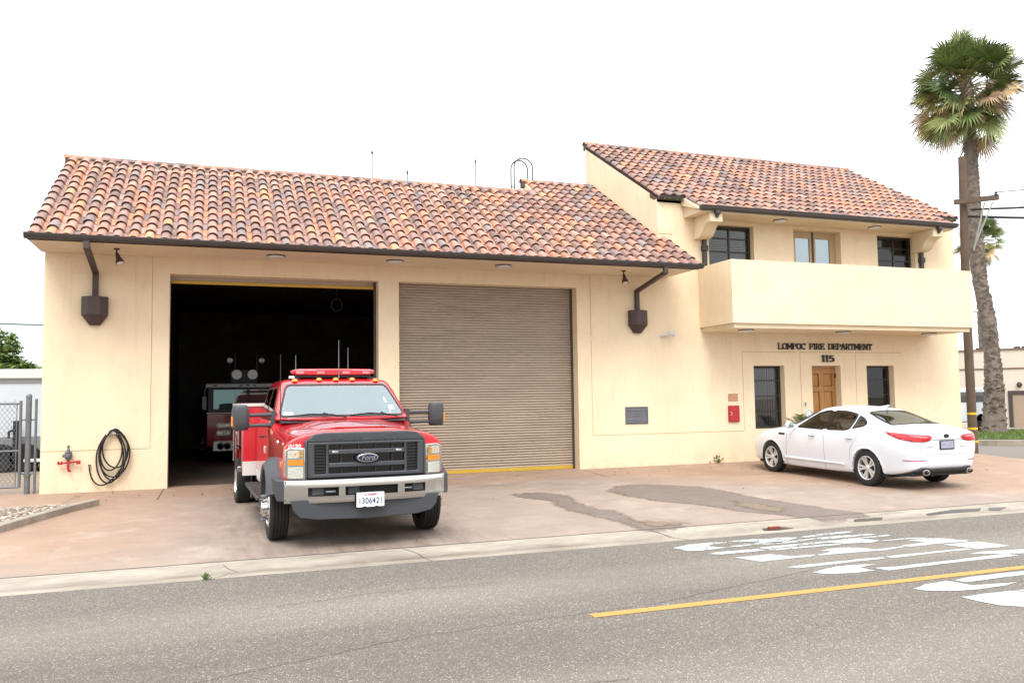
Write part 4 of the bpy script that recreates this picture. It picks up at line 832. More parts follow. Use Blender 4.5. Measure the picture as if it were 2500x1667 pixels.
# lower body: rings from the nose to the back of the cab; each ring is a half section mirrored
def ring(y, P): 
    R_ = [(x, y, z) for x, z in P]; return R_+[(-x, y, z) for x, z in P[::-1] if x > .001]
def body_sec(y, zc, zs, hw, hwb, zb, crown=.02):
    # zc centre height, zs height at shoulder, hw half width at shoulder, zb bottom
    return ring(y, [(0,zc),(.22,zc-.002),(.40,zc-.006),(.56,zc-.025),(.74,zc-.04),(hw*.91,zs+.08),(hw*.985,zs+.03),(hw+.015,zs-.06),(hwb,zs-.28),(hwb,(zs+zb)/2-.05),(hwb,zb+.08),(hwb-.03,zb)])
b = MB(); secs = [(-.80,1.34,1.17,.945,.95,.62),(-.797,1.35,1.18,.95,.955,.6),(-.79,1.36,1.19,.95,.96,.6),(-.74,1.375,1.20,.955,.975,.58),(-.5,1.385,1.22,.955,.98,.56),(-.1,1.415,1.235,.965,.99,.56),(.3,1.44,1.27,.975,.995,.54),(.58,1.455,1.30,.98,.995,.50),(.72,1.47,1.36,.98,.995,.44),(.9,1.475,1.40,.975,.995,.42),(1.6,1.475,1.42,.975,.995,.42),(2.4,1.475,1.42,.975,.995,.42),(2.9,1.475,1.42,.975,.995,.42),(2.98,1.47,1.41,.96,.98,.44)]
rs = [body_sec(*s) for s in secs]; b.loft(rs, caps=True); me = subsurf(b, 2); 
arch = lambda c, n: abs(c.x) > .7 and math.hypot(c.y, c.z-.42) < .50
cut(me, [arch]); TB = bvh_of(me); shell('body', me, 'red_paint', TR, 50)
b = MB(); b.box(-.72,.72,-.7,2.9,.35,.9); b.box(-.9,.9,.55,2.9,.45,.6); tp('chassis', b, 'dark_plastic')
b = MB(); b.box(-.93,.93,-.3,.5,.85,1.1); b.box(-.8,-.72,-.6,.6,.4,1.0); b.box(.72,.8,-.6,.6,.4,1.0); tp('wheel_well', b, 'dark_plastic')
# cab: rounded greenhouse
def cabring(z, yf, yb, hw, r): 
    P = []; 
    for (cx, cy, a0) in ((hw-r, yf+r, -90), (hw-r, yb-r, 0), (-(hw-r), yb-r, 90), (-(hw-r), yf+r, 180)):
        for k in range(4): a = R(a0+30*k); P.append((cx+r*cos(a), cy+r*sin(a), z))
    return P
b = MB(); CR = [(1.42,.60,2.98,.955,.12),(1.50,.68,2.97,.935,.12),(1.66,.90,2.95,.895,.12),(1.82,1.12,2.93,.85,.12),(1.96,1.30,2.90,.805,.13),(2.01,1.38,2.88,.78,.14),(2.045,1.5,2.83,.72,.16),(2.065,1.7,2.7,.55,.2),(2.07,1.9,2.5,.3,.15)]
b.loft([cabring(*c) for c in CR], caps=True); me = subsurf(b, 2)
# the windscreen slopes, so bulge it a little at the centre
for v in me.vertices:
    if v.co.z > 1.45 and v.co.y < 1.6: v.co.y -= .07*(1-(v.co.x/.95)**2)
wsp = rounded([(-.865,1.515),(.865,1.515),(.715,1.955),(-.715,1.955)], .07); side1 = rounded([(.88,1.47),(1.78,1.47),(1.78,1.925),(1.44,1.93),(1.30,1.88)], .05); side2 = rounded([(1.9,1.47),(2.62,1.47),(2.6,1.925),(1.9,1.925)], .05)
hole_ws = shrink(wsp, .03); h1 = shrink(side1, .03); h2 = shrink(side2, .03); CB = bvh_of(me)
cut(me, [lambda c, n: n.y < -.3 and inside((c.x, c.z), hole_ws), lambda c, n: abs(n.x) > .6 and (inside((c.y, c.z), h1) or inside((c.y, c.z), h2))])
shell('cab', me, 'red_paint', TR, 60)
FR = dict(o=(0,-3,0), u=(1,0,0), v=(0,0,1), d=(0,1,0))
ws = panel('windscreen', 'windscreen', TR, CB, poly=wsp, off=.002, **FR)
panel('seal', 'dark_plastic', ws, CB, poly=shrink(wsp, -.012), hole=shrink(wsp, .014), off=.006, step=.04, **FR)
for sx in (-1, 1):
    SD = dict(o=(sx*3,0,0), u=(0,1,0), v=(0,0,1), d=(-sx,0,0))
    for q in (side1, side2): 
        w_ = panel('side_window', 'side_glass', TR, CB, poly=q, off=.003, **SD); panel('seal', 'dark_plastic', w_, CB, poly=shrink(q, -.008), hole=shrink(q, .02), off=.007, step=.04, **SD)
# interior
b = MB(); b.box(-.85,.85,.85,1.25,1.1,1.5); b.prism([(.72,1.44),(1.2,1.44),(1.25,1.52),(.85,1.515)], 'x', -.85, .85); tp('dashboard', b, 'interior_grey', bevel=.03)
for x in (-.42,.42):
    b = MB(); b.box(x-.25,x+.25,1.75,2.25,.95,1.15); b.prism([(2.15,1.1),(2.3,1.1),(2.42,1.72),(2.3,1.74)], 'x', x-.24, x+.24); b.prism([(2.32,1.74),(2.44,1.74),(2.46,1.9),(2.36,1.9)], 'x', x-.13, x+.13); tp('seat', b, 'interior_grey', bevel=.04)
b = MB(); c_ = Vector((.42,1.42,1.42)); b.tube([c_+Vector((.19*cos(a), .07*sin(a), .17*sin(a))) for a in [2*pi*i/20 for i in range(21)]], .016, 6, caps=False); b.tube([c_, c_+Vector((0,-.2,-.1))], .02); tp('steering_wheel', b, 'interior_dark', smooth=50)
b = MB(); b.prism([(.05,1.53),(.2,1.53),(.18,1.56),(.12,1.62),(.08,1.57)], 'y', .93, .97); tp('paper', b, 'plate_red')
b = MB(); b.box(.68,.76,.80,.802,1.60,1.68); 
panel('sticker', 'reflective_white', ws, CB, poly=[(.66,1.59),(.74,1.59),(.74,1.65),(.66,1.65)], off=.004, **FR)
panel('sticker', 'reflective_white', ws, CB, poly=rounded([(-.82,1.535),(-.68,1.535),(-.68,1.575),(-.8,1.575)], .018), off=.004, **FR)
panel('sticker', 'reflective_white', ws, CB, poly=[(.62,1.70),(.655,1.68),(.66,1.70),(.63,1.78)], off=.004, **FR)
# cowl and wipers
b = MB(); b.prism([(.56,1.435),(.66,1.458),(.74,1.50),(.72,1.46)], 'x', -.86, .86); tp('cowl', b, 'dark_plastic')
for (x0, x1) in ((-.72,.02),(.08,.74)):
    b = MB(); P = [(x0,.64+.0,1.525),(x0+.25,.585,1.545),(x1-.2,.575,1.535),(x1,.60,1.50)]; b.tube(P, [.006,.011,.010,.012], 6); b.tube([(x1,.60,1.50),(x1-.15,.56,1.52),(x0+.42,.60,1.56)], .008, 6); tp('wiper', b, 'interior_dark')
# hood power-dome creases and shut lines
HD = dict(o=(0,0,3), u=(1,0,0), v=(0,1,0), d=(0,0,-1))
for sx in (-1, 1):
    panel('hood_gap', 'interior_dark', TR, TB, poly=[(sx*.80,-.74),(sx*.806,-.74),(sx*.90,.55),(sx*.892,.55)], off=.002, **HD)
    P = [(sx*.34,-.5,1.385),(sx*.40,-.1,1.42),(sx*.62,.35,1.43)]
b = MB()
for sx in (-1, 1):
    pass
b.loft([ring2 for ring2 in [[(-.52,-.50,1.374),(-.30,-.52,1.398),(.30,-.52,1.398),(.52,-.50,1.374),(.52,-.48,1.36),(-.52,-.48,1.36)],[(-.60,-.1,1.39),(-.36,-.1,1.428),(.36,-.1,1.428),(.60,-.1,1.39),(.6,-.1,1.36),(-.6,-.1,1.36)],[(-.66,.45,1.405),(-.44,.45,1.462),(.44,.45,1.462),(.66,.45,1.405),(.66,.45,1.36),(-.66,.45,1.36)]]])
tp('power_dome', b, 'red_paint', bevel=.012)
# grille
b = MB(); OUT = [(-.72,.80),(-.73,1.05),(-.725,1.22),(-.70,1.27),(-.62,1.325),(-.5,1.335),(.5,1.335),(.62,1.325),(.70,1.27),(.725,1.22),(.73,1.05),(.72,.80)]
# outer frame ring as lofted outline with the recess inside
G1 = [(-.72,-.60),(.72,.60)]
b.holes('y', -.90, -.80, -.70, .70, .81, 1.235, [(-.46,.46,.86,1.20),(-.625,-.49,.86,1.20),(.49,.625,.86,1.20)])
b.prism([(-.70,1.235),(.70,1.235),(.70,1.27),(.62,1.33),(.5,1.345),(-.5,1.345),(-.62,1.33),(-.70,1.27)], 'y', -.90, -.78)
for s in (-1, 1): b.prism([(s*.70,.80),(s*.735,.80),(s*.742,1.1),(s*.73,1.24),(s*.70,1.27)], 'y', -.885, -.78)
gr_ = tp('grille', b, 'grey_plastic', bevel=.012)
b = MB(); b.box(-.66,.66,-.845,-.83,.84,1.22); tp('radiator_backing', b, 'black_gloss', gr_)
b = MB(); b.box(-.462,.462,-.905,-.85,1.085,1.14); tp('bar', b, 'grey_plastic', gr_, bevel=.01); b = MB(); b.box(-.462,.462,-.905,-.85,.93,.985); tp('bar', b, 'grey_plastic', gr_, bevel=.01)
b = MB()
for x in (-.31,-.103,.103,.31): b.box(x-.007,x+.007,-.875,-.845,.861,.929); b.box(x-.007,x+.007,-.875,-.845,.986,1.084); b.box(x-.007,x+.007,-.875,-.845,1.141,1.199)
for s in (-1, 1):
    for k in range(9): z = .875+.036*k; b.box(s*.557-.066, s*.557+.066, -.87,-.83, z, z+.013)
[tp('slat', q, 'dark_plastic', gr_) for q in loose(b)]
for x in (-.385,.385): b = MB(); b.box(x-.035,x+.035,-.918,-.905,1.10,1.125); tp('marker_lamp', b, 'chrome', gr_, bevel=.004)
def oval(name, m, a, c, y0, y1, z0, parent): b = MB(); b.prism([(a*cos(t), z0+c*sin(t)) for t in [2*pi*i/36 for i in range(36)]], 'y', y0, y1); return tp(name, b, m, parent, bevel=.004)
oval('badge_rim', 'dark_plastic', .145, .064, -.925, -.86, 1.035, gr_); oval('badge_rim', 'chrome', .125, .052, -.932, -.9, 1.035, gr_); oval('badge', 'badge_blue', .115, .043, -.938, -.9, 1.035, gr_)
text('badge_script', 'Ford', .085, 'chrome', gr_, facing(0,-.939,1.035), shear=.35, depth=.003, bold=.0005)
[text('raised_lettering', w_, .072, 'grey_plastic', gr_, facing(x_,-.902,1.288,84,sx=1.45), depth=.004, bold=.001, space=1.3) for w_, x_ in (('SUPER',-.24),('DUTY',.25))]
# headlights
for s in (-1, 1):
    out_ = [(s*.725,.80),(s*.735,1.17),(s*.90,1.175),(s*.955,1.15),(s*.965,.86),(s*.93,.80)]
    b = MB(); P = [(x, z) for x, z in out_]; fy = lambda x: -.885+max(0, abs(x)-.82)*.6
    b.add([(x, fy(x), z) for x, z in P]+[(x, -.5, z) for x, z in P], [tuple(range(6))]+[(i, (i+1) % 6, 6+(i+1) % 6, 6+i) for i in range(6)]); hl = tp('headlight', b, 'chrome', bevel=.008)
    for (z0, z1, m_) in ((1.055,1.145,'clear_lens'),(.975,1.035,'amber'),(.825,.955,'clear_lens')):
        b = MB(); xs = [.755,.80,.86,.925]
        b.add([(s*x, fy(x)-.012, z) for x in xs for z in (z0, z1)], [(2*i, 2*i+1, 2*i+3, 2*i+2) for i in range(3)]); l_ = tp('lens', b, m_, hl)
        q = l_.modifiers.new('t', 'SOLIDIFY'); q.thickness = .012
    b = MB(); b.add([(s*x, fy(x)-.016, z) for x in (.758,.78,.805) for z in (1.058,1.142)], [(0,1,3,2),(2,3,5,4)]); tp('turn_lens', b, 'amber_clear', hl)
    b = MB(); b.lathe([(.032,0),(.025,-.008),(.001,-.012)], (s*.83, -.872, 1.10), 'y', 14); tp('bulb', b, 'amber', hl)
    # wheel flare
    b = MB(); rings = []
    for k in range(13):
        a = R(-12+k*172/12); 
        yy, zz = .515*cos(a), .42+.50*sin(a)
        ri, ro = .475, .60
        rings.append([(s*.94, ri*cos(a), .42+ri*.98*sin(a)), (s*1.12, ri*1.02*cos(a), .42+ri*sin(a)), (s*1.135, (ri+.05)*cos(a), .42+(ri+.045)*sin(a)), (s*1.06, (ro)*cos(a)*1.02, .42+ro*sin(a)), (s*.95, (ro+.02)*cos(a)*1.02, .42+(ro+.02)*sin(a))])
    b.loft(rings); tp('wheel_flare', b, 'grey_plastic', smooth=50)
    b = MB(); b.box(s*.96,s*.985,-.62,-.50,.93,1.0); tp('side_marker', b, 'amber', bevel=.004)
# number on the hood edge
def text_on(name, s, size, m, parent, bvh, M, d, off=.006, **k):
    """lettering pressed onto a body shell along d"""
    me = text_mesh(s, size, depth=0, **k); me.name = name; me.transform(M); d = Vector(d).normalized()
    for v in me.vertices:
        h = bvh.ray_cast(v.co-d*.5, d)
        if h[0] is not None: v.co = h[0]-d*off
    me.materials.clear(); me.materials.append(MATS[m]); return link(name, me, parent)
text_on('number', '0120', .072, 'reflective_white', TR, TB, facing(-.85,-1.0,1.235), (0,1,-.25), shear=.25, bold=.003)
# bumper: curved chrome bar with three openings
b = MB(); NX = 24; prof = [(-.035,.555),(-.02,.535),(.01,.53),(.035,.56)]
def bump_y(x): return -1.03+.16*(abs(x)/.97)**3.2
def bump_strip(z0, z1, x0, x1, nx=16, bulge=.0):
    vs = []; ks = 5
    for i in range(nx+1):
        x = x0+(x1-x0)*i/nx; y = bump_y(x)
        for k in range(ks): t = k/(ks-1); z = z0+(z1-z0)*t; vs.append((x, y+.006*abs((z-.667)/.13)**4, z))
        vs.append((x, y+.07, z1)); vs.append((x, y+.07, z0))
    m_ = ks+2; b.add(vs, [(i*m_+j, i*m_+(j+1) % m_, (i+1)*m_+(j+1) % m_, (i+1)*m_+j) for i in range(nx) for j in range(m_)]+[tuple(range(m_))[::-1], tuple(range(nx*m_, nx*m_+m_))])
bump_strip(.715,.80,-.97,.97,40); bump_strip(.535,.612,-.97,.97,40)
for (x0, x1) in ((-.97,-.71),(-.36,-.285),(.345,.43),(.70,.97)): bump_strip(.612,.715,x0,x1,8)
bp = tp('front_bumper', b, 'chrome', smooth=50)
b = MB(); vs = [];
for i in range(25): x = -.96+.08*i; vs += [(x, bump_y(x)+.022, .803), (x, -.74, .803)]
b.add(vs, [(2*i,2*i+1,2*i+3,2*i+2) for i in range(24)]); tp('reflection_cover', b, 'dark_plastic', bp)  # dark sheet added to hide the sky mirrored in the bumper top
b = MB(); b.box(-.78,.78,-.93,-.86,.57,.76); tp('bumper_core', b, 'interior_dark', bp)
b = MB(); b.box(-.66,-.52,-.945,-.93,.62,.72); b.box(-.24,-.1,-.945,-.93,.61,.73); b.box(.55,.68,-.945,-.93,.62,.72); [tp('fog_insert', q, 'grey_plastic', bp, bevel=.01) for q in loose(b)]
b = MB(); 
for x in (-.45,.47): b.tube([(x-.05,-.95,.66),(x-.05,-1.0,.66),(x+.05,-1.0,.66),(x+.05,-.95,.66)], .012, 8)
[tp('tow_hook', q, 'galv', bp, smooth=50) for q in loose(b)]
for s in (-1, 1):
    b = MB(); b.loft([[(s*.95,-.885,.55),(s*.95,-.885,.80),(s*1.045,-.78,.80),(s*1.045,-.78,.55)],[(s*.95,-.62,.60),(s*.95,-.62,.82),(s*1.09,-.52,.84),(s*1.07,-.55,.66)]]); tp('bumper_end', b, 'grey_plastic', bp, bevel=.015)
b = MB(); P = [(-.90,.56),(-.87,.45),(-.80,.37),(-.6,.34),(0,.32),(.6,.34),(.78,.38),(.84,.45),(.87,.56)]; b.prism([(x, z) for x, z in P]+[(.9,.58),(-.9,.58)], 'y', -.97, -.86); tp('air_dam', b, 'grey_plastic', bevel=.02)
# plate
b = MB(); b.prism(rounded([(-.165,.47),(.165,.47),(.165,.64),(-.165,.64)], .014), 'y', -1.085, -1.078); pl_ = tp('number_plate', b, 'plate_white')
text('plate_number', '1306421', .098, 'plate_blue', pl_, facing(.0,-1.086,.538,sx=.82), depth=.002, bold=.001, space=1.05); text('plate_caption', 'CA EXEMPT', .032, 'plate_red', pl_, facing(0,-1.086,.613), depth=.002, bold=.0006)
b = MB(); b.box(-.17,.17,-1.078,-1.06,.465,.645); b.box(-.09,-.055,-1.092,-1.07,.462,.478); b.box(.055,.09,-1.092,-1.07,.462,.478); tp('plate_bracket', b, 'dark_plastic', pl_)
# wheels
for s in (-1, 1):
    wheel(TR, s*.965, 0, .40, .235, s, 'front', .25); wheel(TR, s*1.15, 3.72, .40, .22, s, 'rear', .25); wheel(TR, s*.86, 3.72, .40, .22, s, 'rear', .25)
    # mirrors on two arms
    cx = s*1.36; b = MB(); rg3 = []
    for (z, w_, dp) in ((1.345,.085,.05),(1.37,.105,.075),(1.45,.112,.09),(1.60,.112,.09),(1.665,.10,.075),(1.685,.07,.05)): rg3.append([(cx-w_,.80-dp*.4,z),(cx-w_*.6,.80-dp,z),(cx+w_*.6,.80-dp,z),(cx+w_,.80-dp*.4,z),(cx+w_,.84,z),(cx-w_,.84,z)])
    b.loft(rg3); mi = tp('mirror', b, 'grey_plastic', bevel=.012)
    b = MB(); [b.tube([(s*.93,.82,z),(s*1.05,.80,z),(s*1.30,.80,z)], [.034,.026,.024], 8) for z in (1.405,1.545)]; b.box(s*.93-.03, s*.93+.03, .78,.9,1.36,1.60); tp('arm', b, 'grey_plastic', mi, bevel=.004, smooth=40)
    b = MB(); b.box(s*1.468-.012, s*1.468+.012, .75,.81,1.40,1.53); tp('turn_lamp', b, 'amber', mi, bevel=.004)
    b = MB(); b.box(cx-.09,cx+.09,.843,.846,1.38,1.65); tp('mirror_glass', b, 'chrome', mi)
    # doors, stripe, running board
    SD = dict(o=(s*3,0,0), u=(0,1,0), v=(0,0,1), d=(-s,0,0))
    for y0 in (.78, 1.84, 2.72): panel('door_gap', 'interior_dark', TR, TB, poly=[(y0,.5),(y0+.01,.5),(y0+.01,1.40),(y0,1.40)], off=.002, **SD)
    panel('side_stripe', 'reflective_white', TR, TB, poly=[(.56,.52),(2.9,.52),(2.9,.70),(.56,.70)], off=.003, **SD)
    panel('side_stripe', 'reflective_white', TR, TB, poly=[(.5,.73),(2.9,.73),(2.9,.745),(.5,.745)], off=.003, **SD)
    b = MB(); b.tube([(s*1.0,1.62,1.22),(s*1.035,1.64,1.22),(s*1.035,1.76,1.22),(s*1.0,1.78,1.22)], .012, 8); tp('door_handle', b, 'dark_plastic', smooth=50)
    b = MB(); b.box(s*.9,s*1.16,.62,2.85,.42,.47); sb = tp('running_board', b, 'grey_plastic', bevel=.012); b = MB(); [b.box(s*1.0,s*1.14,.7+.3*i,.9+.3*i,.47,.474) for i in range(7)]; tp('tread', b, 'dark_plastic', sb)
    b = MB(); b.lathe([(.02,-.01),(.03,0),(.025,.015)], (s*.99,-.3,1.22), 'x', 10); tp('badge', b, 'chrome')
text('door_lettering', 'FIRE', .13, 'reflective_white', TR, Matrix.Translation((-1.003,1.28,1.05)) @ Matrix.Rotation(R(-90), 4, 'Z') @ Matrix.Rotation(R(90), 4, 'X'), depth=.002, bold=.004)
# cab roof: light bar, clearance lamps, antennas
b = MB(); b.loft([[(x, 1.62-w_, z) for x, w_, z in q]+[(x, 1.62+w_, z) for x, w_, z in q[::-1]] for q in ([(-.60,.02,2.165),(-.45,.02,2.165)],)], caps=False) if False else None
RB = []
for (x, w_, zt, zb) in ((-.62,.03,2.185,2.165),(-.60,.09,2.20,2.145),(-.52,.14,2.215,2.125),(0,.15,2.22,2.12),(.52,.14,2.215,2.125),(.60,.09,2.20,2.145),(.62,.03,2.185,2.165)): RB.append([(x,1.60-w_,zb+.012),(x,1.60-w_,zt-.02),(x,1.60-w_*.8,zt),(x,1.60+w_*.8,zt),(x,1.60+w_,zt-.02),(x,1.60+w_,zb+.012),(x,1.60+w_*.8,zb),(x,1.60-w_*.8,zb)])
b = MB(); b.loft(RB); lb = tp('light_bar', b, 'red_lens', smooth=40); lb.location.z = -.022
b = MB(); b.box(-.56,.56,1.455,1.475,2.185,2.20); tp('lens_band', b, 'pink_lens', lb, bevel=.004)
for x in (-.5,-.2,.17,.47):
    b = MB(); b.box(x-.055,x+.055,1.444,1.47,2.14,2.18); tp('lamp', b, 'pink_lens', lb, bevel=.006)
b = MB(); b.box(-.55,.55,1.5,1.7,2.09,2.125); b.box(-.6,-.5,1.5,1.7,2.05,2.10); b.box(.5,.6,1.5,1.7,2.04,2.10); tp('mount', b, 'dark_plastic', lb, bevel=.006)
b = MB(); b.loft([[(-.66,1.42,2.055),(-.58,1.42,2.06),(-.58,1.55,2.07),(-.66,1.55,2.06)],[(-.655,1.44,2.09),(-.585,1.44,2.09),(-.585,1.54,2.10),(-.655,1.54,2.10)]]); tp('siren_speaker', b, 'chrome')
for x, dz in ((-.585,-.012),(-.24,0),(0,.002),(.24,0),(.585,-.012)):
    b = MB(); RR = []
    for (k, rr) in ((0,.048),(.02,.046),(.036,.034),(.044,.012)): RR.append([(x+rr*cos(a), 1.36+rr*1.25*sin(a), 2.018+dz+k) for a in [2*pi*i/12 for i in range(12)]])
    b.loft(RR); tp('clearance_lamp', b, 'amber', smooth=50)
for x, y, z0, z1 in ((-.86,.62,1.42,2.36),(-.5,1.95,2.06,2.42),(.06,1.44,2.06,2.62),(.28,1.9,2.06,2.54)):
    b = MB(); b.tube([(x,y,z0),(x,y,z0+.05),(x-.0,y,z1)], [.016,.007,.004], 6); tp('antenna', b, 'galv' if z0 > 2 else 'dark_plastic', smooth=50)
# utility box behind the cab
b = MB(); b.box(-1.19,1.19,3.02,3.12,.56,1.66)
for s in (-1, 1): b.box(min(s*1.19,s*.72),max(s*1.19,s*.72),3.12,3.26,.56,1.66); b.box(min(s*1.19,s*.72),max(s*1.19,s*.72),4.20,5.7,.56,1.66); b.box(min(s*1.19,s*.72),max(s*1.19,s*.72),3.26,4.2,.92,1.66)
b.box(-.72,.72,3.12,5.7,.75,.82); ub = tp('utility_body', b, 'red_paint', bevel=.012)
b = MB(); b.box(-1.192,1.192,3.008,3.019,.56,.78); b.box(-1.21,-.7,3.0,5.7,1.655,1.70); b.box(.7,1.21,3.0,5.7,1.655,1.70); tp('trim_panel', b, 'reflective_white', ub)
for s in (-1, 1):
    b = MB(); b.holes('x', s*1.192, s*1.20, 3.15, 5.65, .62, 1.62, [(3.18,4.18,1.0,1.59),(4.24,4.9,.65,1.59),(4.96,5.62,.65,1.59),(3.18,4.18,.62,.97)]); tp('door_frame', b, 'chrome', ub)
    b = MB(); b.box(min(s*1.192,s*1.215),max(s*1.192,s*1.215),3.55,3.68,1.28,1.34); b.box(min(s*1.192,s*1.215),max(s*1.192,s*1.215),4.5,4.6,1.1,1.2); tp('latch', b, 'chrome', ub, bevel=.004)
    b = MB(); [b.prism([(3.14+k,1.36-k*.0),(3.2+k,1.36),(3.5+k,1.62),(3.44+k,1.62)], 'x', min(s*1.201,s*1.203), max(s*1.201,s*1.203)) for k in (0,.2)]; tp('chevron', b, 'reflective_white', ub)
    b = MB(); b.box(s*1.19-.02*0, s*1.26, 3.06,3.1,.62,.70) if s < 0 else b.box(1.19,1.26,3.06,3.1,.62,.70); tp('corner_lamp', b, 'chrome', ub, bevel=.006)
b = MB(); b.box(-.6,.6,3.6,3.85,.33,.47); b.tube([(-.9,3.72,.40),(.9,3.72,.40)], .07, 10); b.box(-.45,-.37,2.9,5.6,.5,.7); b.box(.37,.45,2.9,5.6,.5,.7); tp('rear_axle', b, 'interior_dark')
# ======================= white sedan =======================
CA = empty('sedan_car', (12.86,-3.07,-.105), 0); CA.rotation_euler = (R(.9), 0, R(.3)); CA.scale = (.96,.97,1); tag(CA, 'white four-door sedan parked nose-in before the front door', 'car')
def cp(name, b, m, parent=CA, **k): return b.build(name, m, parent, world=False, **k)
YR, YF = -1.4, 1.4
# stations: y, half width at sill/mid/shoulder, z bottom, z shoulder, z top centre, half width of roof, cabin factor
ST = [(-2.43,.40,.55,.50,.48,.88,.98,.36,0),(-2.40,.64,.72,.68,.40,.93,1.045,.50,0),(-2.34,.74,.82,.78,.33,.95,1.065,.54,0),(-2.15,.82,.885,.83,.27,.965,1.08,.56,0),(-1.85,.86,.91,.86,.22,.975,1.105,.58,.06),(-1.55,.875,.915,.865,.20,.98,1.19,.58,.38),(-1.2,.88,.915,.865,.19,.98,1.325,.57,.78),
      (-.85,.88,.915,.865,.18,.975,1.405,.57,.97),(-.4,.88,.915,.865,.17,.97,1.437,.58,1),(0,.88,.915,.865,.17,.96,1.43,.58,1),(.25,.88,.915,.865,.17,.95,1.375,.58,.93),(.5,.88,.915,.86,.17,.94,1.275,.58,.75),(.75,.88,.91,.86,.17,.93,1.13,.60,.4),(1.0,.88,.91,.855,.18,.915,1.02,.60,.06),(1.35,.875,.905,.845,.19,.89,.975,.60,.01),(1.7,.86,.89,.81,.20,.85,.93,.56,0),(2.05,.80,.83,.72,.21,.76,.85,.48,0),(2.28,.68,.70,.6,.23,.66,.76,.40,0),(2.38,.5,.52,.42,.28,.56,.64,.28,0)]
def sec(y, ws, wm, wsh, zb, zs, zt, wr, cf):
    zg = zs+.035; hh = zt-zg
    if cf > .01:
        P = [(0,zt),(wr*.55,zt-.008),(wr*.9,zt-.035*min(1, cf+.3)),(wr*1.02,zt-.075*cf-.01),((wr*1.02*.55+wsh*.94*.45), zg+hh*.45-.03*cf),(wsh*.965,zg)]
    else: P = [(0,zt),(wr*.6,zt-.006),(wr,zt-.02),(wr*.5+wsh*.45,zt*.6+zg*.4-.004),(wr*.25+wsh*.70,zt*.25+zg*.75),(wsh*.965,zg)]
    P += [(wsh,zs),(wm*.985,zs-.07),(wm,zs-.22),(wm*.992,zs*.5+zb*.5),(ws*1.0,zb+.12),(ws*.97,zb+.02),(ws*.85,zb)]
    R_ = [(x, y, z) for x, z in P]; return R_+[(-x, y, z) for x, z in P[::-1] if x > .001]
b = MB(); b.loft([sec(*s) for s in ST], caps=True); me = subsurf(b, 3); SB = bvh_of(me)
# window outlines in side view (y, z)
fw_ = rounded([(.62,.99),(.57,1.045),(.40,1.15),(.15,1.27),(-.06,1.318),(-.22,1.33),(-.22,.98)], .03); rw_ = rounded([(-.33,.98),(-.33,1.332),(-.6,1.325),(-.82,1.295),(-.93,1.27),(-.93,1.01),(-.8,.99)], .03); qw_ = rounded([(-.99,1.025),(-.99,1.25),(-1.14,1.195),(-1.25,1.115),(-1.23,1.075)], .03)
rs_ = rounded([(-.60,-1.80),(.60,-1.80),(.55,-1.35),(.50,-1.08),(-.50,-1.08),(-.55,-1.35)], .08); fs_ = rounded([(-.57,.14),(.57,.14),(.68,.88),(-.68,.88)], .08)
a1 = lambda c, n: abs(c.x) > .55 and (math.hypot(c.y-YF, c.z-.31) < .372 or math.hypot(c.y-YR, c.z-.31) < .372)
def side_hole(q): q2 = shrink(q, .012); return lambda c, n: abs(c.x) > .5 and inside((c.y, c.z), q2)
r2, f2 = shrink(rs_, .02), shrink(fs_, .02)
cut(me, [a1, side_hole(fw_), side_hole(rw_), side_hole(qw_), lambda c, n: c.z > 1.0 and n.z > .2 and inside((c.x, c.y), r2), lambda c, n: c.z > .9 and n.z > .2 and inside((c.x, c.y), f2)])
shell('body', me, 'white_paint', CA, 50)
UP = dict(o=(0,0,3), u=(1,0,0), v=(0,1,0), d=(0,0,-1))
rg_ = panel('rear_window', 'rear_glass', CA, SB, poly=rs_, off=.003, **UP); panel('seal', 'interior_dark', rg_, SB, poly=shrink(rs_, -.006), hole=shrink(rs_, .04), off=.005, step=.03, **UP)
wg_ = panel('windscreen', 'green_glass', CA, SB, poly=fs_, off=.003, **UP); panel('seal', 'interior_dark', wg_, SB, poly=shrink(fs_, -.006), hole=shrink(fs_, .03), off=.005, step=.03, **UP)
big = rounded([(1.06,.965),(1.01,1.05),(.80,1.178),(.52,1.312),(.28,1.382),(-.10,1.402),(-.42,1.392),(-.72,1.345),(-1.02,1.24),(-1.09,1.09),(-1.03,1.035),(-.5,.965)], .03)
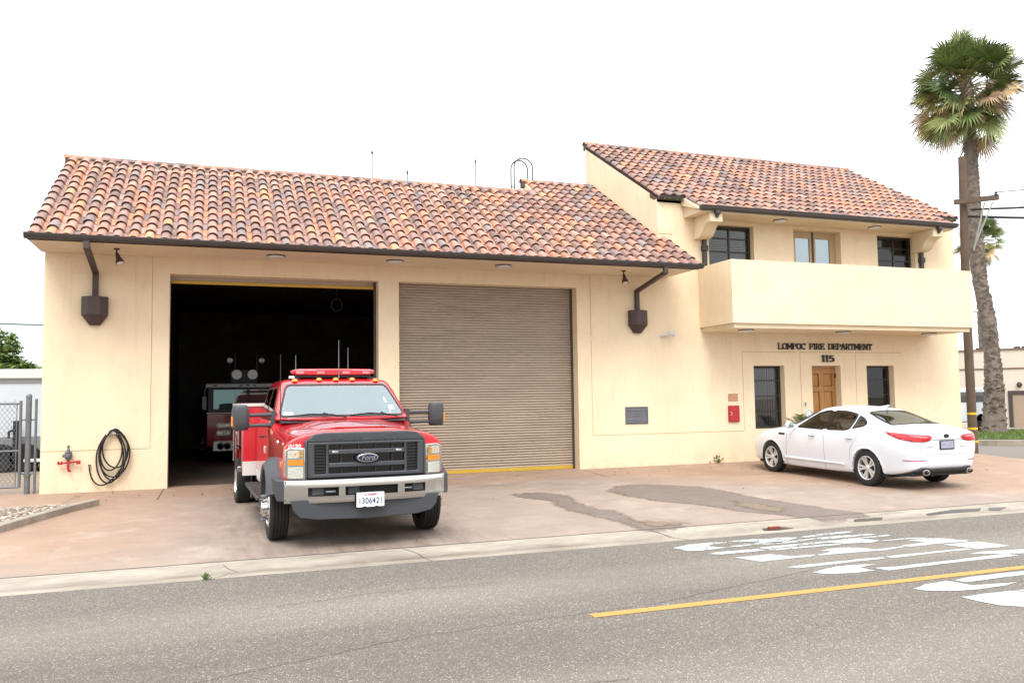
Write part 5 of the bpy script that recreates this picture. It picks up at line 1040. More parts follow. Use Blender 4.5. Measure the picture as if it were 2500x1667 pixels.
for s in (-1, 1):
    SD = dict(o=(s*3,0,0), u=(0,1,0), v=(0,0,1), d=(-s,0,0))
    for q in (fw_, rw_, qw_): 
        w_ = panel('side_window', 'green_glass', CA, SB, poly=q, off=.002, **SD); panel('seal', 'black_gloss', w_, SB, poly=shrink(q, -.016), hole=shrink(q, .028), off=.004, step=.03, **SD)
    for P in ([(.90,.22),(.908,.22),(.868,.95),(.86,.95)], [(-.28,.2),(-.272,.2),(-.272,.95),(-.28,.95)], [(-1.24,.95),(-1.248,.95),(-1.01,.66),(-.97,.45),(-.962,.45),(-1.0,.66)]): panel('door_gap', 'gap_grey', CA, SB, poly=P, off=.002, step=.03, **SD)
    panel('fender_vent', 'black_gloss', CA, SB, poly=[(.94,.81),(1.12,.81),(1.16,.83),(1.14,.855),(.94,.85)], off=.004, **SD)
    for y in (.07,-.98):
        b = MB(); h = SB.ray_cast(Vector((s*3,y,.84)), Vector((-s,0,0)))[0]; b.tube([(h.x,y-.10,.845),(h.x+s*.035,y-.08,.85),(h.x+s*.035,y+.06,.85),(h.x,y+.10,.845)], [.012,.016,.016,.010], 8); cp('door_handle', b, 'white_paint', smooth=60)
        panel('handle_recess', 'gap_grey', CA, SB, poly=rounded([(y-.07,.82),(y+.05,.82),(y+.05,.875),(y-.07,.875)], .02), off=.002, **SD)
    panel('sill_strip', 'white_paint', CA, SB, poly=[(-.85,.33),(.95,.33),(.95,.39),(-.80,.375)], off=.014, thick=.012, **SD)
    # mirror
    b = MB(); RR = []
    for (x, k) in ((.90,.4),(.95,.8),(1.02,1),(1.08,.9),(1.115,.45)): RR.append([(s*x, 0.62+.075*k*cos(a)*.7, 1.03+.075*k*sin(a)) for a in [2*pi*i/12 for i in range(12)]])
    b.loft(RR); b.box(s*.84,s*.93,.60,.65,.975,1.01); mi = cp('mirror', b, 'white_paint', smooth=50); b = MB(); b.lathe([(.066,0),(.066,-.004)], (s*1.01,.567,1.03), 'y', 18); cp('mirror_glass', b, 'sky_glass', mi)
    # tail lamp wraps the corner: projected from the rear quarter
    q = Vector((s*.72,-.70,0)).normalized(); uu = Vector((-q.y, q.x, 0))*(1 if s > 0 else 1); TLp = []
    for (a, z) in ((.235,.995),(-.02,.975),(-.22,.955),(-.265,.93),(-.24,.86),(-.18,.835),(-.06,.845),(.08,.885),(.2,.955)): TLp.append((a*s*1.55, z))
    base = Vector((s*.72,-2.22,0))+q*1.5
    tl = panel('tail_lamp', 'red_lens', CA, SB, o=base, u=(-q.y*1, q.x*1, 0), v=(0,0,1), d=-q, poly=[(-a if False else a*1.0, z) for a, z in TLp], off=.006, step=.03, thick=.006)
    panel('reverse_lamp', 'pink_lens', tl, SB, o=base, u=(-q.y, q.x, 0), v=(0,0,1), d=-q, poly=[(s*-.36,.925),(s*-.2,.945),(s*-.08,.95),(s*-.1,.925),(s*-.3,.905)], off=.016, step=.02)
    panel('reflector', 'plate_red', CA, SB, o=base, u=(-q.y, q.x, 0), v=(0,0,1), d=-q, poly=[(s*.1,.525),(s*-.28,.52),(s*-.30,.505),(s*.06,.51)], off=.005, step=.03)
    b = MB(); b.lathe([(.045,0),(.05,-.05),(.042,-.052),(.038,-.01)], (s*.52,-2.40,.315), 'y', 18, caps=False); 
    for i_, v_ in enumerate(b.v): b.v[i_] = (s*.52+(v_[0]-s*.52)*1.6, v_[1], v_[2])
    cp('exhaust_tip', b, 'chrome', smooth=40)
    wheel(CA, s*.80, YR, .325, .215, s, 'alloy', .225); wheel(CA, s*.80, YF, .325, .215, s, 'alloy', .225)
    b = MB(); [b.loft([[(s*xx, yc+.378*cos(R(-8+196*k/16)), .31+.378*sin(R(-8+196*k/16))) for k in range(17)] for xx in (.50,.84)], closed=False) for yc in (YR,YF)]
    [b.add([(s*.5,yc+.378*cos(R(-8+196*k/16)),.31+.378*sin(R(-8+196*k/16))) for k in range(17)], [tuple(range(17))]) for yc in (YR,YF)]; cp('wheel_well', b, 'interior_dark')
    for yc in (YR, YF):
        b = MB(); RR = []
        for k in range(19):
            a = R(-6+192*k/18); yy, zz = yc+.372*cos(a), .31+.372*sin(a); h = SB.ray_cast(Vector((s*3, yc+.44*cos(a), .31+.43*sin(a))), Vector((-s,0,0)))[0]; x = abs(h.x) if h else .88; h = SB.ray_cast(Vector((s*3, yy, zz)), Vector((-s,0,0)))[0]; x2 = max(abs(h.x) if h else x, x-.02)
            RR.append([(s*(x-.004), yc+.445*cos(a), .31+.435*sin(a)), (s*(x2+.006), yc+.40*cos(a), .31+.40*sin(a)), (s*(x2+.006), yy, zz), (s*(x-.12), yy, zz), (s*(x-.12), yc+.39*cos(a), .31+.39*sin(a))])
        b.loft(RR); cp('arch_lip', b, 'white_paint', smooth=60)
BK = dict(o=(0,-4,0), u=(1,0,0), v=(0,0,1), d=(0,1,0))
for s in (-1, 1): panel('pillar', 'black_gloss', CA, SB, o=(s*3,0,0), u=(0,1,0), v=(0,0,1), d=(-s,0,0), poly=[(-.225,.985),(-.325,.985),(-.325,1.325),(-.225,1.325)], off=.006)
panel('diffuser', 'grey_plastic', CA, SB, poly=[(-.76,.25),(-.70,.34),(-.58,.40),(-.45,.395),(-.38,.385),(.38,.385),(.45,.395),(.58,.40),(.70,.34),(.76,.25)], off=.012, step=.04, thick=.012, **BK)
panel('boot_gap', 'gap_grey', CA, SB, poly=[(-.50,.615),(.50,.615),(.50,.622),(-.50,.622)], off=.003, **BK); panel('boot_gap', 'gap_grey', CA, SB, poly=[(-.46,.875),(.46,.875),(.46,.885),(-.46,.885)], off=.003, **BK)
panel('boot_chrome', 'satin_alloy', CA, SB, poly=[(-.44,.865),(.44,.865),(.44,.874),(-.44,.874)], off=.006, thick=.004, **BK)
bd = panel('badge', 'interior_dark', CA, SB, poly=[(.062*cos(2*pi*i/20), .935+.034*sin(2*pi*i/20)) for i in range(20)], off=.006, step=.02, thick=.004, **BK)
np_ = panel('number_plate', 'dark_plastic', CA, SB, poly=[(-.175,.70),(.175,.70),(.175,.862),(-.175,.862)], off=.010, thick=.004, **BK); mat('plate_lilac', srgb(205,205,222,.75), .5, noise=(45,.35,srgb(120,120,150,.6)))
panel('plate_face', 'plate_lilac', np_, SB, poly=[(-.15,.72),(.15,.72),(.15,.845),(-.15,.845)], off=.018, **BK)
for (x0, x1) in ((-.48,-.34),(.32,.42)): panel('boot_script', 'galv', CA, SB, poly=[(x0,.742),(x1,.742),(x1,.752),(x0,.752)], off=.005, **BK)
b = MB(); b.prism([(-1.05,1.36),(-.82,1.41),(-1.10,1.452),(-1.12,1.445)], 'x', -.02, .02); cp('roof_antenna', b, 'white_paint', bevel=.004)
b = MB(); b.box(-.82,.82,-1.85,1.9,.19,.24); b.box(-.7,.7,-2.3,-1.8,.24,.3); cp('underbody', b, 'interior_dark')
b = MB(); b.box(-.84,.84,-1.0,1.1,.25,.55); b.box(-.78,.78,.55,1.0,.6,.96); b.box(-.75,.75,-1.85,-1.3,.6,1.0); cp('cabin_floor', b, 'interior_dark')
for x, y in ((-.38,-.3),(.38,-.3),(-.4,-1.05),(.4,-1.05)):
    b = MB(); b.prism([(y-.0,.5),(y+.12,.5),(y-.02,1.07),(y-.14,1.07)], 'x', x-.24, x+.24); b.prism([(y-.16,1.07),(y-.04,1.07),(y-.07,1.24),(y-.17,1.23)], 'x', x-.12, x+.12); b.box(x-.25,x+.25,y,y+.5,.5,.62); cp('seat', b, 'interior_dark', bevel=.035)
b = MB(); c_ = Vector((-.38,.33,.98)); b.tube([c_+Vector((.18*cos(a), .07*sin(a), .17*sin(a))) for a in [2*pi*i/20 for i in range(21)]], .013, 6, caps=False); cp('steering_wheel', b, 'interior_dark', smooth=50)
# ======================= fire engine in the bay =======================
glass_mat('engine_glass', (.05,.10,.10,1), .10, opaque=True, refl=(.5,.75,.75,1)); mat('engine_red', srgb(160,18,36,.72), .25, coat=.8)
EY, K_ = 6.2, 22.84/20.14
ex = lambda x: .765+(x-.765)*K_; ez = lambda z: 1.55+(z-1.55)*K_
EN = empty('fire_engine', (ex(1.54), EY+2, 0)); tag(EN, 'dark red fire engine in the shadow at the back of the open bay', 'fire engine')
b = MB(); xl, xr = ex(.65), ex(2.43); P = [(EY+.12,.42),(EY+.02,.75),(EY,1.0),(EY,ez(1.3)),(EY+.05,ez(1.33)),(EY+.06,ez(1.34)),(EY+2.2,ez(1.34)),(EY+2.2,.42)]; b.prism(P, 'x', xl, xr); b.build('body', 'engine_red', EN, bevel=.04)
b = MB(); wx = [(ex(.79),ex(1.51)),(ex(1.58),ex(2.30))]; b.holes('y', EY+.06, EY+.14, xl+.02, xr-.02, ez(1.33), ez(1.9), [(a, c, ez(1.4), ez(1.85)) for a, c in wx]); b.box(xl+.02,xl+.1,EY+.14,EY+2.2,ez(1.33),ez(1.9)); b.box(xr-.1,xr-.02,EY+.14,EY+2.2,ez(1.33),ez(1.9)); b.box(xl,xr,EY+2.2,EY+7,.5,ez(2.0)); b.build('cab', 'dark_plastic', EN, bevel=.01)
for a, c in wx: b = MB(); b.box(a,c,EY+.1,EY+.106,ez(1.4),ez(1.85)); b.build('windscreen', 'engine_glass', EN)
b = MB(); b.prism([(EY-.04,ez(1.90)),(EY-.05,ez(1.98)),(EY+.05,ez(2.0)),(EY+2.2,ez(2.02)),(EY+2.2,ez(1.91))], 'x', xl-.03, xr+.03); vs_ = b.build('visor', 'white_metal', EN, bevel=.015)
for x in (.82,1.38,1.53,1.68,2.24): b = MB(); b.box(ex(x)-.04,ex(x)+.04,EY-.075,EY-.05,ez(1.93),ez(1.955)); b.build('marker_lamp', 'dark_plastic', vs_)
b = MB(); b.box(xl-.01,xr+.01,EY-.03,EY+.05,ez(1.305),ez(1.33)); b.build('chrome_strip', 'white_metal', EN)
b = MB(); b.box(xl+.15,xr-.1,EY-.35,EY+.1,ez(.47),ez(.70)); bm_ = b.build('front_bumper', 'lens_glass', EN, bevel=.03)
for x in (.95,1.09): b = MB(); b.lathe([(.09,0),(.085,-.02),(.05,-.03),(.03,.02),(.001,.02)], (ex(x),EY-.35,ez(.585)), 'y', 20); b.build('siren', 'dark_plastic', bm_, smooth=40)
for z0, z1 in ((.98,1.10),(.81,.93)):
  for a, c in ((.84,1.17),(1.9,2.24)):
    b = MB(); b.prism([(ex(a)+.0,ez((z0+z1)/2)),(ex(a)+.05,ez(z0)),(ex(c)-.0,ez(z0)),(ex(c),ez(z1)),(ex(a)+.05,ez(z1))], 'y', EY-.06, EY+.01); hl = b.build('headlight', 'lens_glass', EN, bevel=.01)
    for t in (.32,.72):
        xx = ex(a+(c-a)*t); b = MB(); b.prism([(xx-.075,ez(z0)+.03),(xx+.075,ez(z0)+.03),(xx+.075,ez(z1)-.03),(xx-.075,ez(z1)-.03)], 'y', EY-.075, EY-.055); b.build('lens', 'clear_lens', hl, bevel=.006)
for s, x in ((-1,.60),(1,2.48)):
    b = MB(); b.box(ex(x)-.06,ex(x)+.05,EY-.1,EY,ez(1.4),ez(1.7)); b.tube([(ex(x),EY-.05,ez(1.7)),(ex(x),EY-.05,ez(1.86)),(ex(x)-s*.12,EY,ez(1.92))], .02, 8); b.build('mirror', 'galv', EN, bevel=.015)
b = MB(); c_ = Vector((ex(1.0),EY+.6,ez(1.5))); b.tube([c_+Vector((.24*cos(a), .1*sin(a), .17*sin(a))) for a in [2*pi*i/20 for i in range(21)]], .02, 6, caps=False); b.build('steering_wheel', 'interior_dark', EN, smooth=50)
b = MB(); b.box(ex(1.16),ex(1.80),EY+.9,EY+1.5,ez(2.02),ez(2.34)); b.build('equipment_box', 'dark_plastic', EN, bevel=.02)
for x in (1.31,1.67): b = MB(); b.lathe([(.10,0),(.13,-.05),(.13,-.1),(.02,-.1)], (ex(x),EY+.95,ez(2.22)), 'y', 18); b.build('speaker', 'lens_glass', EN, smooth=40)
for x in (1.15,1.88):
    b = MB(); b.lathe([(.05,.12),(.085,.05),(.095,0),(.08,-.012),(.001,-.02)], (ex(x),EY+.9,ez(2.56)), 'y', 20); b.tube([(ex(x),EY+1.0,ez(2.5)),(ex(x),EY+1.0,ez(2.02))], .02, 8); sp = b.build('spotlight', 'chrome', EN, smooth=40); b = MB(); b.lathe([(.078,-.0),(.07,-.024),(.001,-.03)], (ex(x),EY+.888,ez(2.56)), 'y', 20); b.build('lens', 'lens_glass', sp, smooth=50)
for x in (1.27,1.77): b = MB(); b.tube([(ex(x),EY+.95,ez(2.34)),(ex(x),EY+.95,ez(2.42)),(ex(x),EY+.95,ez(2.77))], [.03,.018,.012], 8); b.build('exhaust_pipe', 'galv', EN, smooth=50)
for s, x in ((-1, ex(.72)), (1, ex(2.36))): wheel(EN, x-EN.location.x, EY+1.0-EN.location.y, .5, .28, s, 'front', .3)
b = MB(); b.box(xl+.3,xr-.3,EY+.4,EY+6.5,.3,.5); b.build('chassis', 'interior_dark', EN)
# things inside the bay
t = empty('hanging_lamp', (3.56,5.2,4.6)); tag(t, 'grey strip lamp under the bay ceiling, unlit', 'lamp'); b = MB(); b.box(3.48,3.62,4.5,5.9,4.42,4.48); b.build('housing', 'grey_metal', t, bevel=.01); b = MB(); b.tube([(3.55,4.8,4.6),(3.55,4.8,4.48)], .01); b.build('rod', 'grey_metal', t)
t = empty('hose_reel', (3.76,4.93,4.1)); tag(t, 'small round reel hanging high in the open bay', 'reel'); b = MB(); b.tube([(3.76+.14*cos(a), 4.93, 4.02+.16*sin(a)) for a in [2*pi*i/20 for i in range(21)]], .018, 6, caps=False); b.build('ring', 'galv', t, smooth=50); b = MB(); b.tube([(3.76,4.93,4.6),(3.76,4.93,4.15)], .012); b.build('hanger', 'galv', t)
# ---------------------------------------------------------------- surroundings
# cross street, far kerb with grass strip and the beige building
XS = 19.25
g = MB(); g.add([(XS,-7.43,-.2),(XS,40,-.13),(25.2,40,-.10),(28.5,-7.43,-.2)], [(0,1,2,3)]); struct('cross_street', g, 'far_asphalt')
g = MB(); g.add([(-12,-34,-.24),(-12,-34.5,-.24),(60,-34.5,-.24),(60,-34,-.24)], [(0,1,2,3)]); struct('far_pavement', g, 'kerb_concrete')
k0 = [(25.6,2.2),(24.3,3.2),(23.6,4.5),(24.2,12),(26,40)]
b = MB(); P = [(60,2.2)]+k0+[(60,40)]; b.add([(x,y,.0) for x, y in P]+[(x,y,-.2) for x, y in P], [tuple(range(len(P)))]+[(i,(i+1)%len(P),len(P)+(i+1)%len(P),len(P)+i) for i in range(len(P))]); struct('far_kerb', b, 'kerb_concrete')
P = [(60,2.5),(25.8,2.5),(24.7,3.4),(24.1,4.6),(24.6,8.0),(60,9.2)]
b = MB(); b.add([(x,y,.02) for x, y in P], [tuple(range(len(P)))]); struct('lawn', b, 'grass')
b = MB(); rr = random.Random(8)
for i in range(9000):
    x = rr.uniform(24.3,34); y = rr.uniform(2.6,8.2)
    if y < 4.6 and x < 25.9-(y-2.5)*.85: continue
    h = rr.uniform(.03,.09); a = rr.uniform(0,6.3); w_ = .012; b.add([(x-w_*cos(a),y-w_*sin(a),.02),(x+w_*cos(a),y+w_*sin(a),.02),(x+rr.uniform(-.03,.03),y+rr.uniform(-.03,.03),.02+h)], [(0,1,2)], srgb(*rr.choice([(96,124,44),(120,146,60),(84,106,40),(146,156,80)]), .62))
mat('grass_blade', attr='Col', rough=.8); tag(b.build('grass', 'grass_blade'), 'short green grass around the palm by the far kerb', 'grass', kind='stuff')
mat('far_stucco', srgb(228,216,200,.78), .85, noise=(.8,.06), bump=(40,.2)); mat('far_trim', srgb(150,120,98,.6), .8); mat('far_door', srgb(190,168,146,.66), .7, noise=(2,.08)); mat('far_dark', srgb(84,72,66,.6), .7)
FB = empty('beige_building', (36,13,0)); tag(FB, 'long low beige building across the side street behind the palm', 'building')
ang = math.atan2(1.0, 3.2)      # the street face runs away to the left
def fb(u, n_, z): return (33.6+u*cos(-.95)+n_*sin(.95)*1.0, 9.6+u*sin(-.95)+n_*cos(.95), z)
def fbox(name, m, u0, u1, n0, n1, z0, z1, parent=FB):
    b = MB(); b.add([fb(u, n_, z) for z in (z0, z1) for n_ in (n0, n1) for u in (u0, u1)], [(0,2,3,1),(4,5,7,6),(0,1,5,4),(2,6,7,3),(0,4,6,2),(1,3,7,5)]); return b.build(name, m, parent)
fbox('wall', 'far_stucco', -14, 12, 0, 9, 0, 3.35); fbox('parapet_cap', 'far_trim', -14.1, 12.1, -.05, 9.1, 3.35, 3.42); fbox('band', 'far_trim', -14, 12, -.03, -.001, 2.52, 2.58)
dr = fbox('door', 'far_door', -.42, 2.2, -.02, .1, 0, 1.42); fbox('frame', 'far_dark', -.58, -.42, -.06, .12, 0, 1.58, dr); fbox('frame', 'far_dark', -.42, 2.4, -.06, .12, 1.42, 1.58, dr)
fbox('window', 'far_dark', -1.9, -1.55, -.03, .0, 1.26, 1.54)
b = MB(); b.lathe([(.10,0),(.12,-.05),(.08,-.12),(.02,-.15)], (0,0,0), 'y', 14); q = Vector(fb(-.18,-.02,1.84)); b.v = [(v[0]+q.x, v[1]+q.y, v[2]+q.z) for v in b.v]; b.build('wall_lamp', 'far_dark', FB, smooth=40)
for u in (-.3,.0,-1.75): fbox('roof_vent', 'far_dark', u, u+.25, .3, .6, 3.4, 3.5)
# white van seen between pole and palm
VN = empty('white_van', (28.6,9.0,0)); tag(VN, 'white van mostly hidden between the wooden pole and the palm trunk', 'van')
b = MB(); b.prism([(0,.35),(0,1.0),(.3,1.15),(.75,1.75),(1.1,1.72),(3.4,1.72),(3.5,1.6),(3.5,.35)], 'y', 8.3, 9.9); b.v = [(v[0]+26.9, v[1], v[2]) for v in b.v]; b.build('body', 'white_paint', VN, bevel=.06)
for x in (27.7, 29.6): b = MB(); b.lathe([(.2,-.1),(.34,-.1),(.34,.1),(.2,.1)], (x,8.4,.34), 'y', 20); b.build('wheel', 'tyre_rubber', VN)
b = MB(); b.box(27.9,30.2,8.29,8.3,1.15,1.55); b.build('window', 'dark_glass', VN)
# palms
mat('palm_bark', srgb(152,138,128,.68), .95, noise=(7,.45), bump=(30,.6)); mat('frond', attr='Col', rough=.5)
def palm(name, label, trunk, rads, R_, nf, seed, grp, flare=1, squash=1):
    rg = random.Random(seed); base = Vector(trunk[0]); t = empty(name, base); tag(t, label, 'palm tree', grp)
    P = crom(trunk, 8); n_ = len(P); rad = []
    for i, p in enumerate(P):
        u = i/(n_-1)*(len(rads)-1); k = int(min(u, len(rads)-2)); rad.append(rads[k]+(rads[k+1]-rads[k])*(u-k))
    b = MB(); b.tube(P, rad, 14)
    # old leaf bases
    Ltot = sum((q-p).length for p, q in zip(P, P[1:])); z = .5*flare; nb = int(Ltot/.034)
    cum = [0]
    for p, q in zip(P, P[1:]): cum.append(cum[-1]+(q-p).length)
    for i in range(nb):
        s = Ltot*(i+.5)/nb
        if s < .8*flare and rg.random() < .8: continue
        k = max(j for j in range(len(cum)-1) if cum[j] <= s); f_ = (s-cum[k])/(cum[k+1]-cum[k]); c = P[k].lerp(P[k+1], f_); r = rad[k]+(rad[k+1]-rad[k])*f_
        for j in range(3):
            a = rg.uniform(0, 2*pi); d = Vector((cos(a), sin(a), 0)); tt = Vector((-sin(a), cos(a), 0)); w_ = r*rg.uniform(.28,.5); ln = rg.uniform(.08,.17); up = Vector((0,0,ln)); o = rg.uniform(.012,.05)*(r/.28)**.5
            b.add([c+d*r*.92-tt*w_, c+d*r*.92+tt*w_, c+d*(r+o)+tt*w_*.35+up, c+d*(r+o)-tt*w_*.35+up, c+d*r*.9+up*1.1], [(0,1,2,3),(1,4,2),(0,3,4),(3,2,4)])
    b.build('trunk', 'palm_bark', t, smooth=50)
    top = P[-1]; GR = [(92,110,58),(108,124,68),(76,94,50),(122,130,76)]; OL = [(146,140,76),(128,122,66),(160,146,92)]; BR = [(178,154,118),(150,126,98),(190,168,130),(128,108,86)]
    live, dead = MB(), MB()
    for i in range(nf):
        u = (i+.5)/nf; el = R(84-138*u)+rg.uniform(-.35,.35); az = i*2.39996+rg.uniform(-.2,.2)
        low = u > .55; b = dead if low and rg.random() < .38 else live
        pal = BR if b is dead else (OL if u > .55 and rg.random() < .55 else GR)
        d = Vector((cos(az)*cos(el), sin(az)*cos(el), sin(el))); pl_ = R_*rg.uniform(.36,.66); drop = .10+.30*u; o = top+Vector((0,0,-.75*u*R_*.36))
        hub = o+d*pl_+Vector((0,0,-drop*pl_*.6)); side = d.cross(Vector((0,0,1))); side = side.normalized() if side.length > .1 else Vector((1,0,0))
        b.tube([o, o+d*pl_*.5, hub], [.03,.02,.014], 4, caps=False, col=srgb(*(BR if b is dead else OL)[0], .5))
        fwd = (hub-o).normalized(); nrm = side.cross(fwd); ro = rg.uniform(-1.0,1.0); side, nrm = side*cos(ro)+nrm*sin(ro), nrm*cos(ro)-side*sin(ro); L_ = R_*rg.uniform(.40,.54)*(1 if b is live else .8); nb_ = 30; cup = rg.uniform(.1,.45); base_c = rg.choice(pal)
        for j in range(nb_):
            th = R(-115+230*j/(nb_-1)); bd = (fwd*cos(th)+side*sin(th)).normalized(); bd = (bd+nrm*cup*(.3+abs(sin(th))*.5)).normalized(); ll = L_*(1-.28*abs(th)/2)*rg.uniform(.88,1.08); w_ = ll*.026; wv = bd.cross(nrm); wv = wv.normalized() if wv.length > .01 else side
            m1 = hub+bd*ll*.55+Vector((0,0,-ll*.05)); tip = hub+bd*ll*.95+Vector((0,0,-ll*rg.uniform(.08,.34)*(1.3 if b is dead else 1)))
            k = rg.uniform(.8,1.15); cc = srgb(base_c[0]*k*1.12, base_c[1]*k*1.12, base_c[2]*k*1.12, .8); b.add([hub-wv*w_*.35, hub+wv*w_*.35, m1+wv*w_*1.25, m1-wv*w_*1.25, tip], [(0,1,2,3),(3,2,4)], cc)
    live.build('crown', 'frond', t); dead.build('dead_fronds', 'frond', t)
palm('palm_tree', 'tall fan palm with rough grey trunk standing behind the wooden pole', [(28.92,7.2,-.1),(28.98,7.12,1.9),(28.95,7.2,4.2),(28.78,7.36,6.2),(28.75,7.4,9.6),(28.73,7.41,12.4),(28.70,7.43,13.85)], [.47,.34,.265,.255,.25,.24,.225,.205,.19], 2.4, 112, 21, 'palm trees')
palm('palm_tree', 'shorter distant fan palm whose crown shows behind the tall palm trunk', [(47.4,23.3,-.1),(47.5,23.3,4),(47.6,23.4,11.6)], [.34,.3,.28], 1.85, 60, 33, 'palm trees', 1)
# utility pole with cross-arm
mat('pole_wood', srgb(124,104,88,.6), .9, noise=(3,.3), bump=(30,.5)); mat('cable', srgb(40,40,42,.6), .6); mat('reflector_yellow', srgb(240,196,30,.8), .4)
PO = empty('utility_pole', (20.42,.66,-.1)); tag(PO, 'brown wooden utility pole with a single cross-arm at the corner of the station', 'utility pole')
b = MB(); b.tube([(20.42,.66,-.2),(20.43,.66,4),(20.49,.60,8.12)], [.12,.112,.10], 16); b.build('pole', 'pole_wood', PO, smooth=50)
ca = MB(); A, B_ = Vector((20.13,.83,6.82)), Vector((20.13,.83,6.82))+Vector((1.10,-1.05,.03))*.72; d = (B_-A).normalized(); n_ = Vector((-d.y, d.x, 0))
def bar(b, A, B_, h, w_): d = (B_-A).normalized(); s = d.cross(Vector((0,0,1))).normalized()*w_/2; u = s.cross(d).normalized()*h/2; b.loft([[p+s+u, p-s+u, p-s-u, p+s-u] for p in (A, B_)])
bar(ca, A+Vector((0,-.2,0)), B_+Vector((0,-.2,0)), .13, .1); ca.build('cross_arm', 'pole_wood', PO)
mat('brace_grey', srgb(176,180,172,.7), .6)
for o in (0,.14): b = MB(); bar(b, Vector((20.66+o,.10-o,6.74)), Vector((20.56,.44,5.45+o*.5)) , .035, .02); b.build('brace', 'brace_grey', PO)
for z in (.86,.45,.1): b = MB(); b.lathe([(.119,-.03),(.124,-.03),(.124,.03),(.119,.03)], (20.425,.66,z+.1), 'z', 16, caps=False); b.build('reflector_band', 'reflector_yellow', PO, smooth=40)
for z in (6.88,): b = MB(); b.lathe([(.03,0),(.05,.03),(.03,.06),(.045,.09),(.02,.12)], (20.85,-.10,z), 'z', 10); b.build('insulator', 'dark_trim', PO, smooth=40)
def wire(lab, A, B_, sag, r):
    A, B_ = Vector(A), Vector(B_); P = [A.lerp(B_, i/16)+Vector((0,0,-sag*4*(i/16)*(1-i/16))) for i in range(17)]; o = MB(); o.tube(P, r, 6); tag(o.build('overhead_wire', 'cable', smooth=50), lab, 'wire', 'overhead wires')
wire('thick black overhead cable nearest the roof corner, lower of two', (20.5,.62,6.45),(34,-9.5,7.3),.75,.035); wire('thick black overhead cable just below the cross-arm, upper of two', (20.6,.5,6.62),(34,-9.5,8.0),.55,.03); wire('thin overhead wire from the right end of the cross-arm', (20.85,-.10,6.98),(34,-9.5,8.4),.3,.012); wire('thin overhead wire far behind the station on the left', (-30,38,7.2),(6,38,6.2),.4,.03)
# street lamp beyond the building, far right
SLP = empty('street_lamp', (47,19,0)); tag(SLP, 'distant pale cobra-head street lamp above the beige building', 'street lamp'); b = MB(); b.tube([(47,19,0),(47,19,5.4),(46.2,19.4,6.1),(44.2,20.2,6.35)], [.1,.06,.045,.04], 8); b.build('pole', 'white_metal', SLP, smooth=50); b = MB(); b.box(43.2,44.3,20.05,20.4,6.28,6.42); b.build('lamp_head', 'white_metal', SLP, bevel=.05)
# chain-link gate, left of the station
FE = empty('chain_link_fence', (-2.4,.18,0)); tag(FE, 'grey chain-link gate and posts left of the station wall', 'fence')
b = MB(); b.tube([(-2.30,.2,-.02),(-2.30,.2,1.70)], .047, 16); b.lathe([(.05,0),(.052,.03),(.04,.055),(.02,.07),(.001,.072)], (-2.30,.2,1.69), 'z', 16); b.build('post', 'galv', FE, smooth=40)
b = MB(); b.tube([(-2.18,.18,-.02),(-2.18,.18,1.67)], .022, 12); b.build('post', 'galv', FE, smooth=40)
b = MB(); [b.tube([(-2.42,.2,z),(-2.17,.18,z)], .014, 8) for z in (.36,1.30)]; [b.lathe([(.052,-.02),(.058,-.02),(.058,.02),(.052,.02)], (-2.30,.2,z), 'z', 14, caps=False) for z in (.33,1.30)]; [q.build('hinge_band', 'galv', FE, smooth=40) for q in loose(b)]
b = MB(); b.tube([(-2.42,.18,.12),(-2.42,.18,1.64)], .024, 10); b.tube([(-2.42,.18,.13),(-6,.18,.13)], .02, 8); b.tube([(-2.42,.18,1.59),(-6,.18,1.59)], .02, 8); b.tube([(-2.42,.18,.76),(-6,.18,.76)], .014, 8); b.tube([(-2.48,.18,.13),(-2.48,.18,1.59)], .008, 6); ga = b.build('gate_frame', 'galv', FE, smooth=40)
b = MB(); x = -2.48
def seg(x0, z0, x1, z1): b.tube([(x0,.175,z0),(x1,.175,z1)], .0028, 4, caps=False)
for i in range(-20, 60):
    for sg in (1, -1):
        xa = -2.48-i*.075; L0, L1 = .13, 1.62; xb = xa-sg*(L1-L0)*.72
        t0, t1 = 0, 1
        for lim, s_ in ((-2.48, 1), (-6, -1)):
            fa, fb_ = (lim-xa)*s_, (lim-xb)*s_
            if fa < 0 and fb_ < 0: t0 = 2
            elif fa < 0: t0 = max(t0, fa/(fa-fb_))
            elif fb_ < 0: t1 = min(t1, fa/(fa-fb_))
        if t0 < t1: seg(xa+(xb-xa)*t0, L0+(L1-L0)*t0, xa+(xb-xa)*t1, L0+(L1-L0)*t1)
for i in range(24): seg(-2.52-i*.15, 1.6, -2.51-i*.15, 1.66)
b.build('wire_mesh', 'galv', ga)
# white box trailer and axle behind the fence
TL = empty('box_trailer', (-5,6.6,0)); tag(TL, 'long white box trailer behind the chain-link gate', 'trailer'); mat('trailer_wall', srgb(206,216,226,.8), .5, noise=(1.2,.06)); mat('trailer_grey', srgb(150,152,156,.65), .6)
b = MB(); b.box(-14,-2.4,6.0,8.4,.82,2.1); b.build('body', 'trailer_wall', TL); b = MB(); b.box(-14.05,-2.35,5.93,8.45,2.19,2.42); b.build('roof_edge', 'white_metal', TL, bevel=.03); b = MB(); b.box(-14,-2.38,5.97,8.42,2.1,2.19); b.build('gutter_strip', 'trailer_grey', TL); b = MB(); b.box(-14,-2.4,5.98,8.4,.48,.82); b.build('skirt', 'trailer_grey', TL)
b = MB(); b.box(-13.5,-2.5,6.3,8.2,.3,.48); b.build('chassis', 'interior_dark', TL)
for x in (-3.85,-3.35,-2.75): b = MB(); b.lathe([(.12,-.1),(.2,-.12),(.31,-.12),(.33,-.09),(.33,.09),(.2,.12)], (x-.05,5.95,.33), 'y', 22); b.build('wheel', 'tyre_rubber', TL, smooth=40)
